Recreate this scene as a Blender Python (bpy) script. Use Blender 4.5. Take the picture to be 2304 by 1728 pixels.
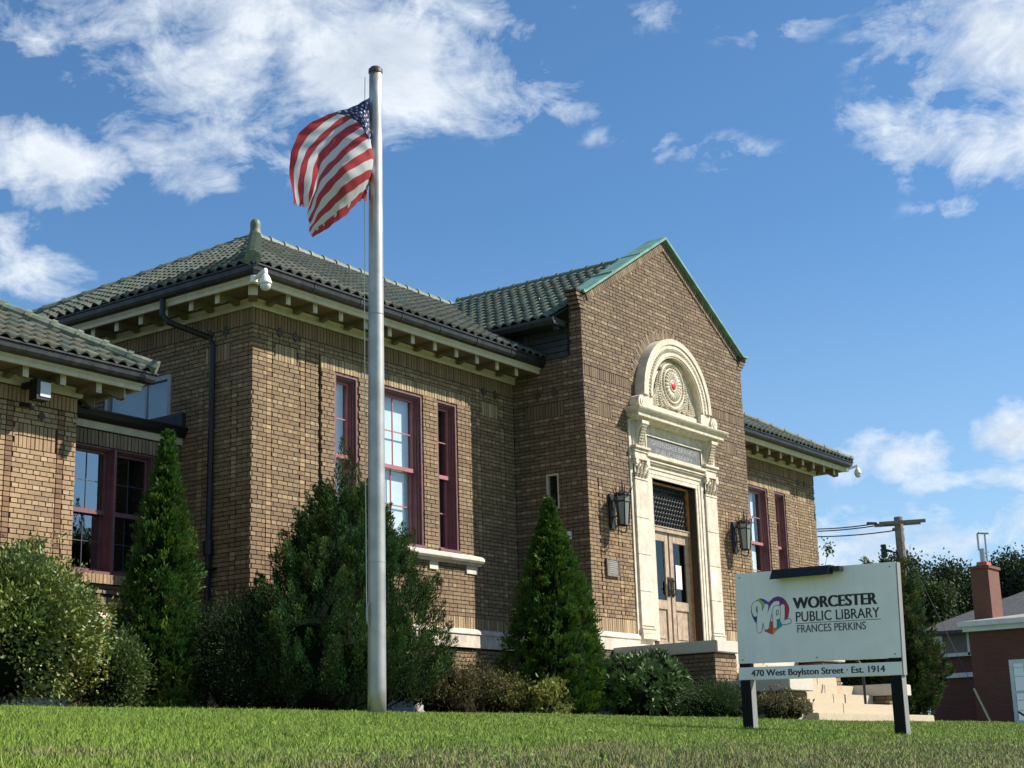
import bpy, bmesh, math, random
import numpy as np
from mathutils import Vector, Matrix
for o in list(bpy.data.objects): bpy.data.objects.remove(o, do_unlink=True)
sc = bpy.context.scene
COL = sc.collection
random.seed(7); RNG = np.random.default_rng(7)
R = math.radians

# ------------------------------------------------------------------ camera
CAM_POS = Vector((-15.832, -16.0, -0.715))
YAW, PIT, ROL, FPX = R(54.519), R(13.875), R(-1.7087), 3481.9
fw = Vector((math.sin(YAW)*math.cos(PIT), math.cos(YAW)*math.cos(PIT), math.sin(PIT)))
rt0 = Vector((math.cos(YAW), -math.sin(YAW), 0)); up0 = rt0.cross(fw)
cr = rt0*math.cos(ROL) + up0*math.sin(ROL); cu = -rt0*math.sin(ROL) + up0*math.cos(ROL)
cam = bpy.data.cameras.new('camera'); camo = bpy.data.objects.new('camera', cam); COL.objects.link(camo)
cam.sensor_width = 36; cam.sensor_fit = 'HORIZONTAL'; cam.lens = 36*FPX/2304
cam.clip_start = 0.1; cam.clip_end = 3000
m = Matrix((cr, cu, -fw)).transposed().to_4x4(); m.translation = CAM_POS
camo.matrix_world = m; sc.camera = camo
def pix(p):
    d = Vector(p)-CAM_POS; D = d.dot(fw)
    return 1152+FPX*d.dot(cr)/D, 864-FPX*d.dot(cu)/D, D

# ------------------------------------------------------------------ sun, sky, exposure
SUN_EL = R(41.6); SUN_AZ = math.atan2(0.671, -0.741)      # clockwise from +Y
sdir = Vector((math.sin(SUN_AZ)*math.cos(SUN_EL), math.cos(SUN_AZ)*math.cos(SUN_EL), math.sin(SUN_EL)))
sl = bpy.data.lights.new('sun', 'SUN'); so = bpy.data.objects.new('sun', sl); COL.objects.link(so)
sl.energy = 5.0; sl.angle = R(0.53); sl.color = (1.0, 0.93, 0.82)
so.rotation_euler = sdir.to_track_quat('Z', 'Y').to_euler(); so.location = (30, -30, 40)
sc.view_settings.view_transform = 'Standard'; sc.view_settings.look = 'None'
sc.view_settings.exposure = 0.8; sc.view_settings.gamma = 1; sc.view_settings.use_curve_mapping = False
sc.cycles.max_bounces = 6; sc.cycles.transparent_max_bounces = 12
try:
    sc.cycles.use_denoising = True
except Exception: pass

w = bpy.data.worlds.new('World'); sc.world = w; w.use_nodes = True
nt = w.node_tree; nt.nodes.clear()
def N(tree, t, **k):
    n = tree.nodes.new(t)
    for a, b in k.items(): setattr(n, a, b)
    return n
class G:
    """small helper for building node graphs"""
    def __init__(s, tree): s.t = tree
    def link(s, a, b): s.t.links.new(a, b)
    def put(s, sock, v):
        if hasattr(v, 'is_linked') or isinstance(v, bpy.types.NodeSocket): s.link(v, sock)
        else: sock.default_value = v
    def math(s, op, a, b=0.0, c=None, clamp=False):
        n = N(s.t, 'ShaderNodeMath', operation=op, use_clamp=clamp)
        s.put(n.inputs[0], a); s.put(n.inputs[1], b)
        if c is not None: s.put(n.inputs[2], c)
        return n.outputs[0]
    def vmath(s, op, a, b=(0, 0, 0)):
        n = N(s.t, 'ShaderNodeVectorMath', operation=op)
        s.put(n.inputs[0], a); s.put(n.inputs[1], b)
        return n.outputs['Value'] if op in ('LENGTH', 'DOT_PRODUCT', 'DISTANCE') else n.outputs[0]
    def noise(s, vec, scale, detail=4, rough=.5, dist=0, out=0):
        n = N(s.t, 'ShaderNodeTexNoise'); s.put(n.inputs['Vector'], vec)
        n.inputs['Scale'].default_value = scale; n.inputs['Detail'].default_value = detail
        n.inputs['Roughness'].default_value = rough; n.inputs['Distortion'].default_value = dist
        return n.outputs[out]
    def rng(s, v, a, b, c=0.0, d=1.0, smooth=True):
        n = N(s.t, 'ShaderNodeMapRange', interpolation_type='SMOOTHSTEP' if smooth else 'LINEAR')
        s.put(n.inputs['Value'], v)
        for i, x in zip(('From Min', 'From Max', 'To Min', 'To Max'), (a, b, c, d)): n.inputs[i].default_value = x
        return n.outputs[0]
    def mix(s, f, a, b, blend='MIX'):
        n = N(s.t, 'ShaderNodeMix', data_type='RGBA', blend_type=blend)
        s.put(n.inputs[0], f); s.put(n.inputs[6], a); s.put(n.inputs[7], b)
        return n.outputs[2]
def c4(c): return (c[0], c[1], c[2], 1.0)

g = G(nt)
sky = N(nt, 'ShaderNodeTexSky', sky_type='NISHITA', sun_disc=False)
sky.sun_elevation = SUN_EL; sky.sun_rotation = SUN_AZ; sky.altitude = 150
sky.air_density = 1.0; sky.dust_density = 0.0; sky.ozone_density = 4.0
tc = N(nt, 'ShaderNodeTexCoord')
dirv = g.vmath('NORMALIZE', tc.outputs['Generated'])
sx = N(nt, 'ShaderNodeSeparateXYZ'); g.link(dirv, sx.inputs[0])
az = g.math('ARCTAN2', sx.outputs[0], sx.outputs[1]); el = g.math('ARCSINE', sx.outputs[2])
ae = N(nt, 'ShaderNodeCombineXYZ'); g.link(az, ae.inputs[0]); g.link(el, ae.inputs[1])
wob = g.vmath('SUBTRACT', g.noise(dirv, 7.0, 5, .6, 0, 1), (.5, .5, .5))
sca = N(nt, 'ShaderNodeVectorMath', operation='SCALE'); g.link(wob, sca.inputs[0]); sca.inputs['Scale'].default_value = .075
aew = g.vmath('ADD', ae.outputs[0], sca.outputs[0])
def azel(u, v):      # a direction of the photograph's sky as azimuth and elevation
    d = (fw + cr*((u*2304/2212-1152)/FPX) + cu*((864-v*2304/2212)/FPX)).normalized()
    return math.atan2(d.x, d.y), math.asin(d.z)
# clouds: where they stand in the sky (from, to, strength)
CL = [((470, 120), 330, 200, .95), ((800, 150), 360, 210, 1.25), ((600, -60), 500, 220, 1.1), ((985, 230), 200, 120, 1.0), ((430, 300), 190, 105, .78), ((300, 20), 300, 150, .66), ((1060, 20), 190, 130, .7), ((330, 200), 200, 130, .62), ((640, 330), 220, 70, .5), ((100, 60), 200, 120, .42),
      ((100, 345), 185, 100, 1.0), ((-60, 320), 150, 120, 1.0), ((60, 570), 170, 90, .78), ((-40, 500), 150, 90, .85),
      ((2140, 60), 260, 200, 1.1), ((2070, 290), 220, 110, .9), ((2230, 250), 170, 170, .95), ((1960, 240), 140, 80, .68), ((1950, 60), 120, 120, .5), ((2040, 440), 120, 50, .38),
      ((1230, 210), 130, 75, .5), ((1140, 110), 110, 80, .45), ((1590, 330), 150, 65, .46), ((1435, 325), 90, 45, .42), ((1300, 300), 70, 35, .3), ((1700, 20), 220, 60, .36), ((1420, 30), 120, 50, .34), ((2130, 540), 90, 35, .3),
      ((1950, 985), 170, 75, 1.05), ((1890, 960), 110, 50, .8), ((2190, 940), 130, 80, 1.1), ((1850, 1160), 190, 95, 1.0), ((1990, 1170), 190, 60, .75), ((2050, 1060), 150, 45, .6), ((2200, 1040), 150, 60, .7), ((2260, 1150), 260, 70, .7), ((2150, 1190), 200, 50, .6)]
acc = None
for (u, v), ru, rv, st in CL:
    a0, e0 = azel(u, v); a1, _ = azel(u+ru, v); _, e1 = azel(u, v-rv)
    ra, re = abs(a1-a0)*1.25, abs(e1-e0)*1.25
    d = g.vmath('LENGTH', g.vmath('MULTIPLY', g.vmath('SUBTRACT', aew, (a0, e0, 0)), (1/ra, 1/re, 0)))
    b = g.math('MULTIPLY', g.rng(d, 1.15, 0.0), st)
    acc = b if acc is None else g.math('MAXIMUM', acc, b)
# the same kind of scattered cloud over the rest of the sky
dv2 = g.vmath('MULTIPLY', dirv, (1, 1, 1.7))
away = g.rng(g.math('ABSOLUTE', g.math('SUBTRACT', az, R(55))), R(24), R(34))
rest = g.math('MULTIPLY', g.rng(g.noise(dv2, 2.6, 3, .5), .47, .68), away)
acc = g.math('MAXIMUM', acc, rest)
q1 = g.vmath('MULTIPLY', dirv, (1, 1, 1.35))
big = g.noise(q1, 8.0, 3, .5, .4)
fine = g.noise(q1, 17.0, 9, .64, .55)
fine2 = g.noise(g.vmath('MULTIPLY', dirv, (1.5, .8, 2.6)), 30.0, 6, .66, 1.0)
rag = g.math('ADD', g.math('MULTIPLY', g.math('SUBTRACT', fine, .5), 2.3), g.math('ADD', g.math('MULTIPLY', g.math('SUBTRACT', fine2, .5), .75), g.math('MULTIPLY', g.math('SUBTRACT', big, .5), .9)))
dens = g.math('ADD', acc, rag)
alpha = g.math('MULTIPLY', g.math('POWER', g.rng(dens, .30, 1.08, smooth=False), .85), g.rng(acc, .04, .36))
lit = g.noise(g.vmath('ADD', q1, (.030, -.034, .040)), 17.0, 7, .64, .55)            # the same cloud sampled a little towards the sun: lit and shaded billows
shade = g.math('ADD', g.math('MULTIPLY', g.math('SUBTRACT', fine, lit), 1.6), .5)
thick = g.rng(dens, .75, 1.9)
body = g.mix(thick, (8.9, 9.7, 10.6, 1), (6.3, 7.2, 8.5, 1))
ccol = g.mix(g.rng(shade, .1, .95), g.vmath('MULTIPLY', body, (.80, .83, .88)), g.vmath('MULTIPLY', body, (1.17, 1.14, 1.10)))
haze_f = g.rng(el, 0.0, .36, .46, 0.0)
skyc = g.mix(haze_f, g.vmath('MULTIPLY', sky.outputs[0], (1.02, 1.36, 1.52)), (6.3, 8.1, 10.3, 1))
final = g.mix(g.math('MULTIPLY', alpha, .95), skyc, ccol)
bg = N(nt, 'ShaderNodeBackground'); g.link(final, bg.inputs[0]); bg.inputs[1].default_value = 0.054
wo = N(nt, 'ShaderNodeOutputWorld'); g.link(bg.outputs[0], wo.inputs[0])

# ------------------------------------------------------------------ materials
MATS = {}
def mat(name, col=(.5, .5, .5), rough=.8, metal=0.0, noise=None, bump=None, attr=None, spec=.5, transl=0.0, streak=None, spots=None):
    if name in MATS: return MATS[name]
    M = bpy.data.materials.new(name); M.use_nodes = True; t = M.node_tree; t.nodes.clear(); q = G(t)
    out = N(t, 'ShaderNodeOutputMaterial'); p = N(t, 'ShaderNodeBsdfPrincipled')
    pos = N(t, 'ShaderNodeNewGeometry').outputs['Position']
    if attr == 'face':
        a = N(t, 'ShaderNodeAttribute', attribute_name='Col'); c = a.outputs['Color']
    elif attr == 'object':
        c = N(t, 'ShaderNodeObjectInfo').outputs['Color']
    else: c = c4(col)
    if noise:                         # (scale, dark factor, light factor)
        f = q.noise(pos, noise[0], 5, .6)
        ramp = q.rng(f, .3, .7, noise[1], noise[2])
        cc = N(t, 'ShaderNodeVectorMath', operation='SCALE'); q.put(cc.inputs[0], c if not isinstance(c, tuple) else c[:3]); q.link(ramp, cc.inputs['Scale']); c = cc.outputs[0]
    if streak:                        # (colour, amount): vertical weather streaks
        f = q.noise(q.vmath('MULTIPLY', pos, (9, 9, .7)), 1.0, 5, .6)
        c = q.mix(q.math('MULTIPLY', q.rng(f, .5, .75), streak[1]), c, c4(streak[0]))
    if spots:                         # (scale, colour, low, high, amount)
        f = q.noise(pos, spots[0], 4, .55)
        c = q.mix(q.math('MULTIPLY', q.rng(f, spots[2], spots[3]), spots[4]), c, c4(spots[1]))
    q.put(p.inputs['Base Color'], c)
    p.inputs['Roughness'].default_value = rough; p.inputs['Metallic'].default_value = metal
    p.inputs['Specular IOR Level'].default_value = spec
    if bump:
        b = N(t, 'ShaderNodeBump'); b.inputs['Strength'].default_value = bump[1]; b.inputs['Distance'].default_value = bump[2] if len(bump) > 2 else .01
        q.link(q.noise(pos, bump[0], 5, .6), b.inputs['Height']); q.link(b.outputs[0], p.inputs['Normal'])
    sh = p.outputs[0]
    if transl:
        tl = N(t, 'ShaderNodeBsdfTranslucent'); q.put(tl.inputs[0], c)
        ms = N(t, 'ShaderNodeMixShader'); ms.inputs[0].default_value = transl
        q.link(sh, ms.inputs[1]); q.link(tl.outputs[0], ms.inputs[2]); sh = ms.outputs[0]
    q.link(sh, out.inputs[0]); MATS[name] = M
    return M
def glass_mat(name, tint=(.9, .95, 1), refl=1.0, ior=1.5):
    M = bpy.data.materials.new(name); M.use_nodes = True; t = M.node_tree; t.nodes.clear(); q = G(t)
    out = N(t, 'ShaderNodeOutputMaterial'); gl = N(t, 'ShaderNodeBsdfGlossy'); gl.inputs['Roughness'].default_value = .01
    gl.inputs['Color'].default_value = c4((refl, refl, refl))
    tr = N(t, 'ShaderNodeBsdfTransparent'); tr.inputs[0].default_value = c4(tint)
    gm = N(t, 'ShaderNodeNewGeometry'); cs = q.math('ABSOLUTE', q.vmath('DOT_PRODUCT', gm.outputs['Incoming'], gm.outputs['Normal']))
    fz = q.math('ADD', ior, q.math('MULTIPLY', q.math('POWER', q.math('SUBTRACT', 1.0, cs), 5.0), 1-ior))      # Schlick reflectance, the same from both sides
    b = N(t, 'ShaderNodeBump'); b.inputs['Strength'].default_value = .05; b.inputs['Distance'].default_value = .02
    q.link(q.noise(N(t, 'ShaderNodeNewGeometry').outputs['Position'], 2.2, 2, .5), b.inputs['Height']); q.link(b.outputs[0], gl.inputs['Normal'])
    ms = N(t, 'ShaderNodeMixShader'); q.link(fz, ms.inputs[0]); q.link(tr.outputs[0], ms.inputs[1]); q.link(gl.outputs[0], ms.inputs[2])
    q.link(ms.outputs[0], out.inputs[0]); MATS[name] = M
    return M
mat('mortar', (.045, .030, .018), .95, noise=(30, .7, 1.25), bump=(120, .4, .004))
mat('brick', attr='face', rough=.88, noise=(70, .74, 1.22), bump=(95, .25, .003), spots=(1.1, (.075, .055, .042), .50, .75, .42), streak=((.09, .066, .05), .22))
mat('brick_single', attr='object', rough=.88, noise=(70, .74, 1.22), bump=(95, .25, .003), spots=(1.1, (.075, .055, .042), .50, .75, .42), streak=((.09, .066, .05), .22))
mat('stone', (.60, .535, .43), .85, noise=(7, .78, 1.08), bump=(60, .3, .006), streak=((.33, .295, .24), .6), spots=(2.6, (.40, .35, .28), .5, .72, .5))
mat('granite', (.50, .46, .40), .85, noise=(55, .86, 1.1), bump=(80, .3, .005), streak=((.36, .31, .24), .3))
mat('step_stone', (.45, .375, .265), .85, noise=(40, .85, 1.1), bump=(70, .3, .006), spots=(1.9, (.44, .24, .09), .60, .75, .7))
mat('eave_tan_shade', (.150, .122, .080), .7, noise=(4, .85, 1.08))  # tan soffit; brackets share it, eave shade put into their colour
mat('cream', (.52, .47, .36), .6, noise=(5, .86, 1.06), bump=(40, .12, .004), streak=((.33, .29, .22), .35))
mat('gutter', (.050, .050, .046), .38, .55, noise=(9, .6, 1.5), streak=((.16, .15, .13), .5))
mat('gutter_front', (.024, .025, .026), .42, .4, noise=(9, .6, 1.5), streak=((.075, .073, .068), .4))
mat('black_metal', (.014, .015, .017), .45, .3)
mat('iron', (.016, .016, .017), .55, .3)
mat('tile', attr='face', rough=.75, noise=(22, .72, 1.25), bump=(70, .35, .006), spots=(1.4, (.14, .15, .10), .55, .75, .5))
mat('tile_single', attr='object', rough=.75, noise=(22, .72, 1.25), bump=(70, .35, .006), spots=(1.4, (.14, .15, .10), .55, .75, .5))
mat('tile_plain', (.115, .150, .118), .7, noise=(14, .7, 1.3), bump=(70, .3, .005))
mat('roof_deck', (.03, .038, .032), .9)
mat('ridge', (.115, .145, .108), .6, noise=(10, .7, 1.3), bump=(60, .3, .005))
mat('copper', (.105, .24, .195), .62, noise=(5, .75, 1.25), streak=((.05, .13, .11), .5))
mat('maroon_light', (.34, .125, .135), .5, noise=(6, .85, 1.12))
mat('maroon', (.160, .066, .076), .5, noise=(6, .85, 1.12), bump=(60, .15, .003))
mat('maroon_dark', (.135, .038, .048), .5, noise=(6, .85, 1.12))
mat('cladding', (.020, .027, .028), .6, noise=(6, .7, 1.4))
mat('grey_backing', (.22, .24, .24), .8, noise=(2, .8, 1.1))
mat('blind', (.78, .80, .80), .8, noise=(3, .93, 1.03))
mat('dark_room', (.03, .028, .026), .95)
mat('room', (.16, .15, .13), .95)
glass_mat('glass', (.80, .88, .92), 1.0, .14)
glass_mat('glass_dark', (.46, .50, .52), 1.0, .07)
glass_mat('glass_sky', (.35, .40, .44), 1.0, .30)
mat('alu', (.40, .40, .385), .50, .72, noise=(3, .8, 1.1), streak=((.34, .33, .31), .6), bump=(160, .06, .002))
mat('cap', (.10, .085, .07), .5, .7)
mat('white', (.72, .73, .72), .45)
mat('rope', (.6, .6, .56), .9)
mat('wood_door', (.36, .275, .195), .55, noise=(9, .75, 1.2), streak=((.21, .12, .06), .55))
mat('wood_orange', (.36, .17, .06), .5, noise=(9, .75, 1.2))
mat('bronze', (.20, .16, .125), .5, .4, noise=(30, .7, 1.3))
mat('red', (.62, .025, .03), .35)
mat('slate', (.10, .105, .11), .7, noise=(15, .8, 1.2))
mat('slate_letter', (.30, .31, .31), .8)
mat('board', (.77, .755, .76), .42, noise=(2.5, .93, 1.03), streak=((.52, .53, .51), .28))
mat('frosted', (.20, .215, .195), .3)
mat('paper', (.75, .75, .73), .8)
mat('soil', (.045, .032, .022), .95, noise=(12, .6, 1.4), bump=(20, .8, .03))
mat('bark', (.075, .055, .040), .9, noise=(14, .6, 1.4), bump=(30, .8, .02))
mat('wood_pole', (.20, .165, .13), .85, noise=(10, .7, 1.25), streak=((.10, .08, .06), .6))
mat('leaf', attr='face', rough=.6, transl=.25, spec=.18)
mat('leaf_glossy', attr='face', rough=.45, transl=.18, spec=.4)
mat('leaf_tree', attr='face', rough=.6, transl=.25, spec=.25)
mat('core', (.008, .014, .007), 1.0, spec=0)  # near-black solid inside plants; shade between the leaves put into its colour
mat('flag', attr='face', rough=.8, transl=.35, spec=.15)
mat('star', (.75, .75, .74), .8, transl=.2)

# ------------------------------------------------------------------ mesh helpers
def tag(o, label=None, cat=None, group=None, kind=None):
    if label: o['label'] = label
    if cat: o['category'] = cat
    if group: o['group'] = group
    if kind: o['kind'] = kind
    return o
def empty(name, loc=(0, 0, 0), label=None, cat=None, group=None):
    o = bpy.data.objects.new(name, None); o.location = loc; o.empty_display_size = .2; COL.objects.link(o)
    bpy.context.view_layer.update()
    return tag(o, label, cat, group)
def wmat(o):
    return o.matrix_basis.copy() if o.parent is None else wmat(o.parent) @ o.matrix_parent_inverse @ o.matrix_basis
def place(o, parent):
    COL.objects.link(o)
    if parent is not None:
        o.parent = parent
        o.matrix_parent_inverse = wmat(parent).inverted()
    return o
def np_mesh(name, V, F, mt, parent=None, col=None, smooth=False):
    V = np.asarray(V, np.float32); F = np.asarray(F, np.int32); me = bpy.data.meshes.new(name)
    n, k = F.shape
    me.vertices.add(len(V)); me.vertices.foreach_set('co', V.ravel())
    me.loops.add(n*k); me.loops.foreach_set('vertex_index', F.ravel())
    me.polygons.add(n); me.polygons.foreach_set('loop_start', np.arange(0, n*k, k, dtype=np.int32))
    try: me.polygons.foreach_set('loop_total', np.full(n, k, np.int32))
    except Exception: pass
    me.update(calc_edges=True)
    if col is not None:
        ca = me.color_attributes.new('Col', 'FLOAT_COLOR', 'CORNER')
        c = np.ones((n, 4), np.float32); c[:, :3] = col
        ca.data.foreach_set('color', np.repeat(c, k, axis=0).ravel())
    me.polygons.foreach_set('use_smooth', np.full(n, bool(smooth)))
    me.materials.append(MATS[mt] if isinstance(mt, str) else mt)
    return place(bpy.data.objects.new(name, me), parent)
class B:
    """collects shapes; obj() links them as ONE mesh.  local axes (a, b, z) -> O + A*a + Bv*b + z"""
    def __init__(s, O=(0, 0, 0), A=(1, 0, 0), Bv=(0, 1, 0)):
        s.v = []; s.f = []; s.O = Vector(O); s.A = Vector(A); s.B = Vector(Bv)
    def P(s, a, b, z): return s.O + s.A*a + s.B*b + Vector((0, 0, z))
    def add(s, pts, faces):
        k = len(s.v); s.v += [s.P(*p) for p in pts]; s.f += [tuple(i+k for i in f) for f in faces]; return s
    def box(s, a0, a1, b0, b1, z0, z1):
        return s.add([(a0, b0, z0), (a1, b0, z0), (a1, b1, z0), (a0, b1, z0), (a0, b0, z1), (a1, b0, z1), (a1, b1, z1), (a0, b1, z1)],
                     [(0, 3, 2, 1), (4, 5, 6, 7), (0, 1, 5, 4), (1, 2, 6, 5), (2, 3, 7, 6), (3, 0, 4, 7)])
    def prism(s, poly, b0, b1):          # polygon in (a, z), extruded along b
        n = len(poly)
        return s.add([(a, b0, z) for a, z in poly]+[(a, b1, z) for a, z in poly],
                     [tuple(range(n)), tuple(range(2*n-1, n-1, -1))]+[(i, i+n, (i+1) % n+n, (i+1) % n) for i in range(n)])
    def prism_z(s, poly, z0, z1):
        n = len(poly)
        return s.add([(a, b, z0) for a, b in poly]+[(a, b, z1) for a, b in poly],
                     [tuple(range(n-1, -1, -1)), tuple(range(n, 2*n))]+[(i, (i+1) % n, (i+1) % n+n, i+n) for i in range(n)])
    def ring(s, a0, a1, z0, z1, wd, b0, b1):   # rectangular frame
        s.box(a0, a0+wd, b0, b1, z0, z1); s.box(a1-wd, a1, b0, b1, z0, z1)
        s.box(a0+wd, a1-wd, b0, b1, z0, z0+wd); return s.box(a0+wd, a1-wd, b0, b1, z1-wd, z1)
    def tube(s, pts, r, n=8, cap=True):
        pts = [Vector(p) for p in pts]; rs = r if isinstance(r, (list, tuple)) else [r]*len(pts)
        k = len(s.v); prev = None
        for i, p in enumerate(pts):
            t = (pts[min(i+1, len(pts)-1)]-pts[max(i-1, 0)]).normalized()
            if prev is None: x = t.orthogonal().normalized()
            else: x = (prev - t*prev.dot(t)).normalized()
            prev = x; y = t.cross(x)
            for j in range(n):
                q = p+(x*math.cos(2*math.pi*j/n)+y*math.sin(2*math.pi*j/n))*rs[i]; s.v.append(s.P(*q))
        for i in range(len(pts)-1):
            for j in range(n):
                s.f.append((k+i*n+j, k+i*n+(j+1) % n, k+(i+1)*n+(j+1) % n, k+(i+1)*n+j))
        if cap:
            s.f.append(tuple(range(k+n-1, k-1, -1))); e = k+(len(pts)-1)*n; s.f.append(tuple(range(e, e+n)))
        return s
    def lathe(s, c, prof, n=20):          # prof [(r, z)] about a vertical axis at c
        return s.tube([(c[0], c[1], c[2]+z) for r, z in prof], [max(r, 1e-4) for r, z in prof], n)
    def sweep(s, path, prof, close=True):  # path 2D (right side is outward), prof [(out, z)]
        n = len(path); P2 = [Vector(p) for p in path]; k = len(s.v); m_ = len(prof)
        for i in range(n):
            d0 = (P2[i]-P2[i-1]).normalized() if i else None
            d1 = (P2[i+1]-P2[i]).normalized() if i < n-1 else None
            d0 = d0 or d1; d1 = d1 or d0
            n0 = Vector((d0.y, -d0.x)); n1 = Vector((d1.y, -d1.x)); b = (n0+n1); b = b/b.dot(n0)
            for o_, z in prof: q = P2[i]+b*o_; s.v.append(s.P(q.x, q.y, z))
        for i in range(n-1):
            for j in range(m_ if close else m_-1):
                a = k+i*m_+j; b_ = k+i*m_+(j+1) % m_; s.f.append((a, b_, b_+m_, a+m_))
        if close:
            s.f.append(tuple(range(k+m_-1, k-1, -1))); s.f.append(tuple(range(k+(n-1)*m_, k+n*m_)))
        return s
    def obj(s, name, mt, parent=None, smooth=False, bevel=0):
        me = bpy.data.meshes.new(name); me.from_pydata([tuple(v) for v in s.v], [], s.f); me.update()
        bm = bmesh.new(); bm.from_mesh(me); bmesh.ops.recalc_face_normals(bm, faces=bm.faces[:])
        if bevel: bmesh.ops.bevel(bm, geom=bm.edges[:], offset=bevel, segments=2, affect='EDGES', clamp_overlap=True)
        bm.to_mesh(me); bm.free()
        if smooth: me.polygons.foreach_set('use_smooth', [True]*len(me.polygons))
        me.materials.append(MATS[mt])
        return place(bpy.data.objects.new(name, me), parent)
def text(name, body, size, M4, mt, parent, width=None, **kw):
    """lettering, one mesh for each word"""
    full = word_mesh(name, body, size, **kw); x1 = max(v.co.x for v in full.vertices); x0 = min(v.co.x for v in full.vertices); bpy.data.meshes.remove(full)
    xs = width/(x1-x0) if width else 1.0; ws = body.split(' '); out = None
    for i, wd_ in enumerate(ws):
        pre = word_mesh(name, ' '.join(ws[:i+1]), size, **kw); xe = max(v.co.x for v in pre.vertices); bpy.data.meshes.remove(pre)
        me = word_mesh(name, wd_, size, xs=xs, **kw); xw = max(v.co.x for v in me.vertices)
        me.transform(M4 @ Matrix.Diagonal((xs, 1, 1, 1)) @ Matrix.Translation((xe-xw, 0, 0))); me.materials.clear(); me.materials.append(MATS[mt])
        out = place(bpy.data.objects.new(name, me), parent)
    return out
def word_mesh(name, body, size, xs=1.0, bold=0.0, extr=.0015, thick=0.0):
    cu_ = bpy.data.curves.new(name, 'FONT'); cu_.body = body; cu_.size = size; cu_.extrude = extr; cu_.offset = bold
    o = bpy.data.objects.new(name, cu_); COL.objects.link(o); bpy.context.view_layer.update()
    dg = bpy.context.evaluated_depsgraph_get(); me = bpy.data.meshes.new_from_object(o.evaluated_get(dg)); bpy.data.objects.remove(o, do_unlink=True)
    if thick:                         # heavier letters: overlaid copies a hair apart
        bm = bmesh.new()
        for k in (-1, 0, 1):
            t2 = me.copy(); t2.transform(Matrix.Translation((k*thick/xs, 0, -k*.0002))); bm.from_mesh(t2); bpy.data.meshes.remove(t2)
        bm.to_mesh(me); bm.free()
    return me
def frame4(O, X, Y, Z):
    M4 = Matrix((Vector(X), Vector(Y), Vector(Z))).transposed().to_4x4(); M4.translation = Vector(O); return M4

# ================================================================== GROUND
def gz(y):
    return float(np.interp(y, [-400, -40, -15.2, -14.2, -13.9, -12.4, -10.25, -8.57, -4.63, -3.4, -2.6, 0, 2000],
                              [-2.6, -2.4, -2.3, -1.5, -0.86, -.715, -.545, -.42, -.115, -.045, 0, 0.04, 0.04]))
ys = np.unique(np.concatenate([np.linspace(-400, -16, 12), np.linspace(-15.6, -2, 60), np.linspace(-1.5, 12, 8), np.array([30, 80, 200, 600, 2000])]))
xs = np.unique(np.concatenate([np.linspace(-600, -30, 8), np.linspace(-20, 60, 41), np.array([90, 150, 300, 700, 2000])]))
XX, YY = np.meshgrid(xs, ys); ZZ = np.vectorize(gz)(YY)
nx = len(xs); idx = np.arange(len(ys)*nx).reshape(len(ys), nx)
F = np.stack([idx[:-1, :-1], idx[:-1, 1:], idx[1:, 1:], idx[1:, :-1]], -1).reshape(-1, 4)
mat('turf', (.115, .160, .034), .95, noise=(6, .7, 1.3), bump=(40, .7, .02), spots=(1.1, (.16, .13, .065), .55, .7, .6))
ground = np_mesh('ground', np.stack([XX, YY, ZZ], -1).reshape(-1, 3), F, 'turf', smooth=True); tag(ground, kind='structure')
bed = B().prism_z([(4.2, -2.3), (4.2, -3.3), (5.4, -4.6), (7.2, -5.5), (7.5, -5.4), (7.5, -2.3)], -.2, -.03) if False else B().add([(-9, -2.35, .022), (7.2, -2.35, .022), (7.2, .2, .05), (-9, .2, .05), (-9, 3, .05), (0, 3, .05)], [(0, 1, 2, 3)]).obj('planting_bed', 'soil'); tag(bed, kind='structure')

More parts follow.
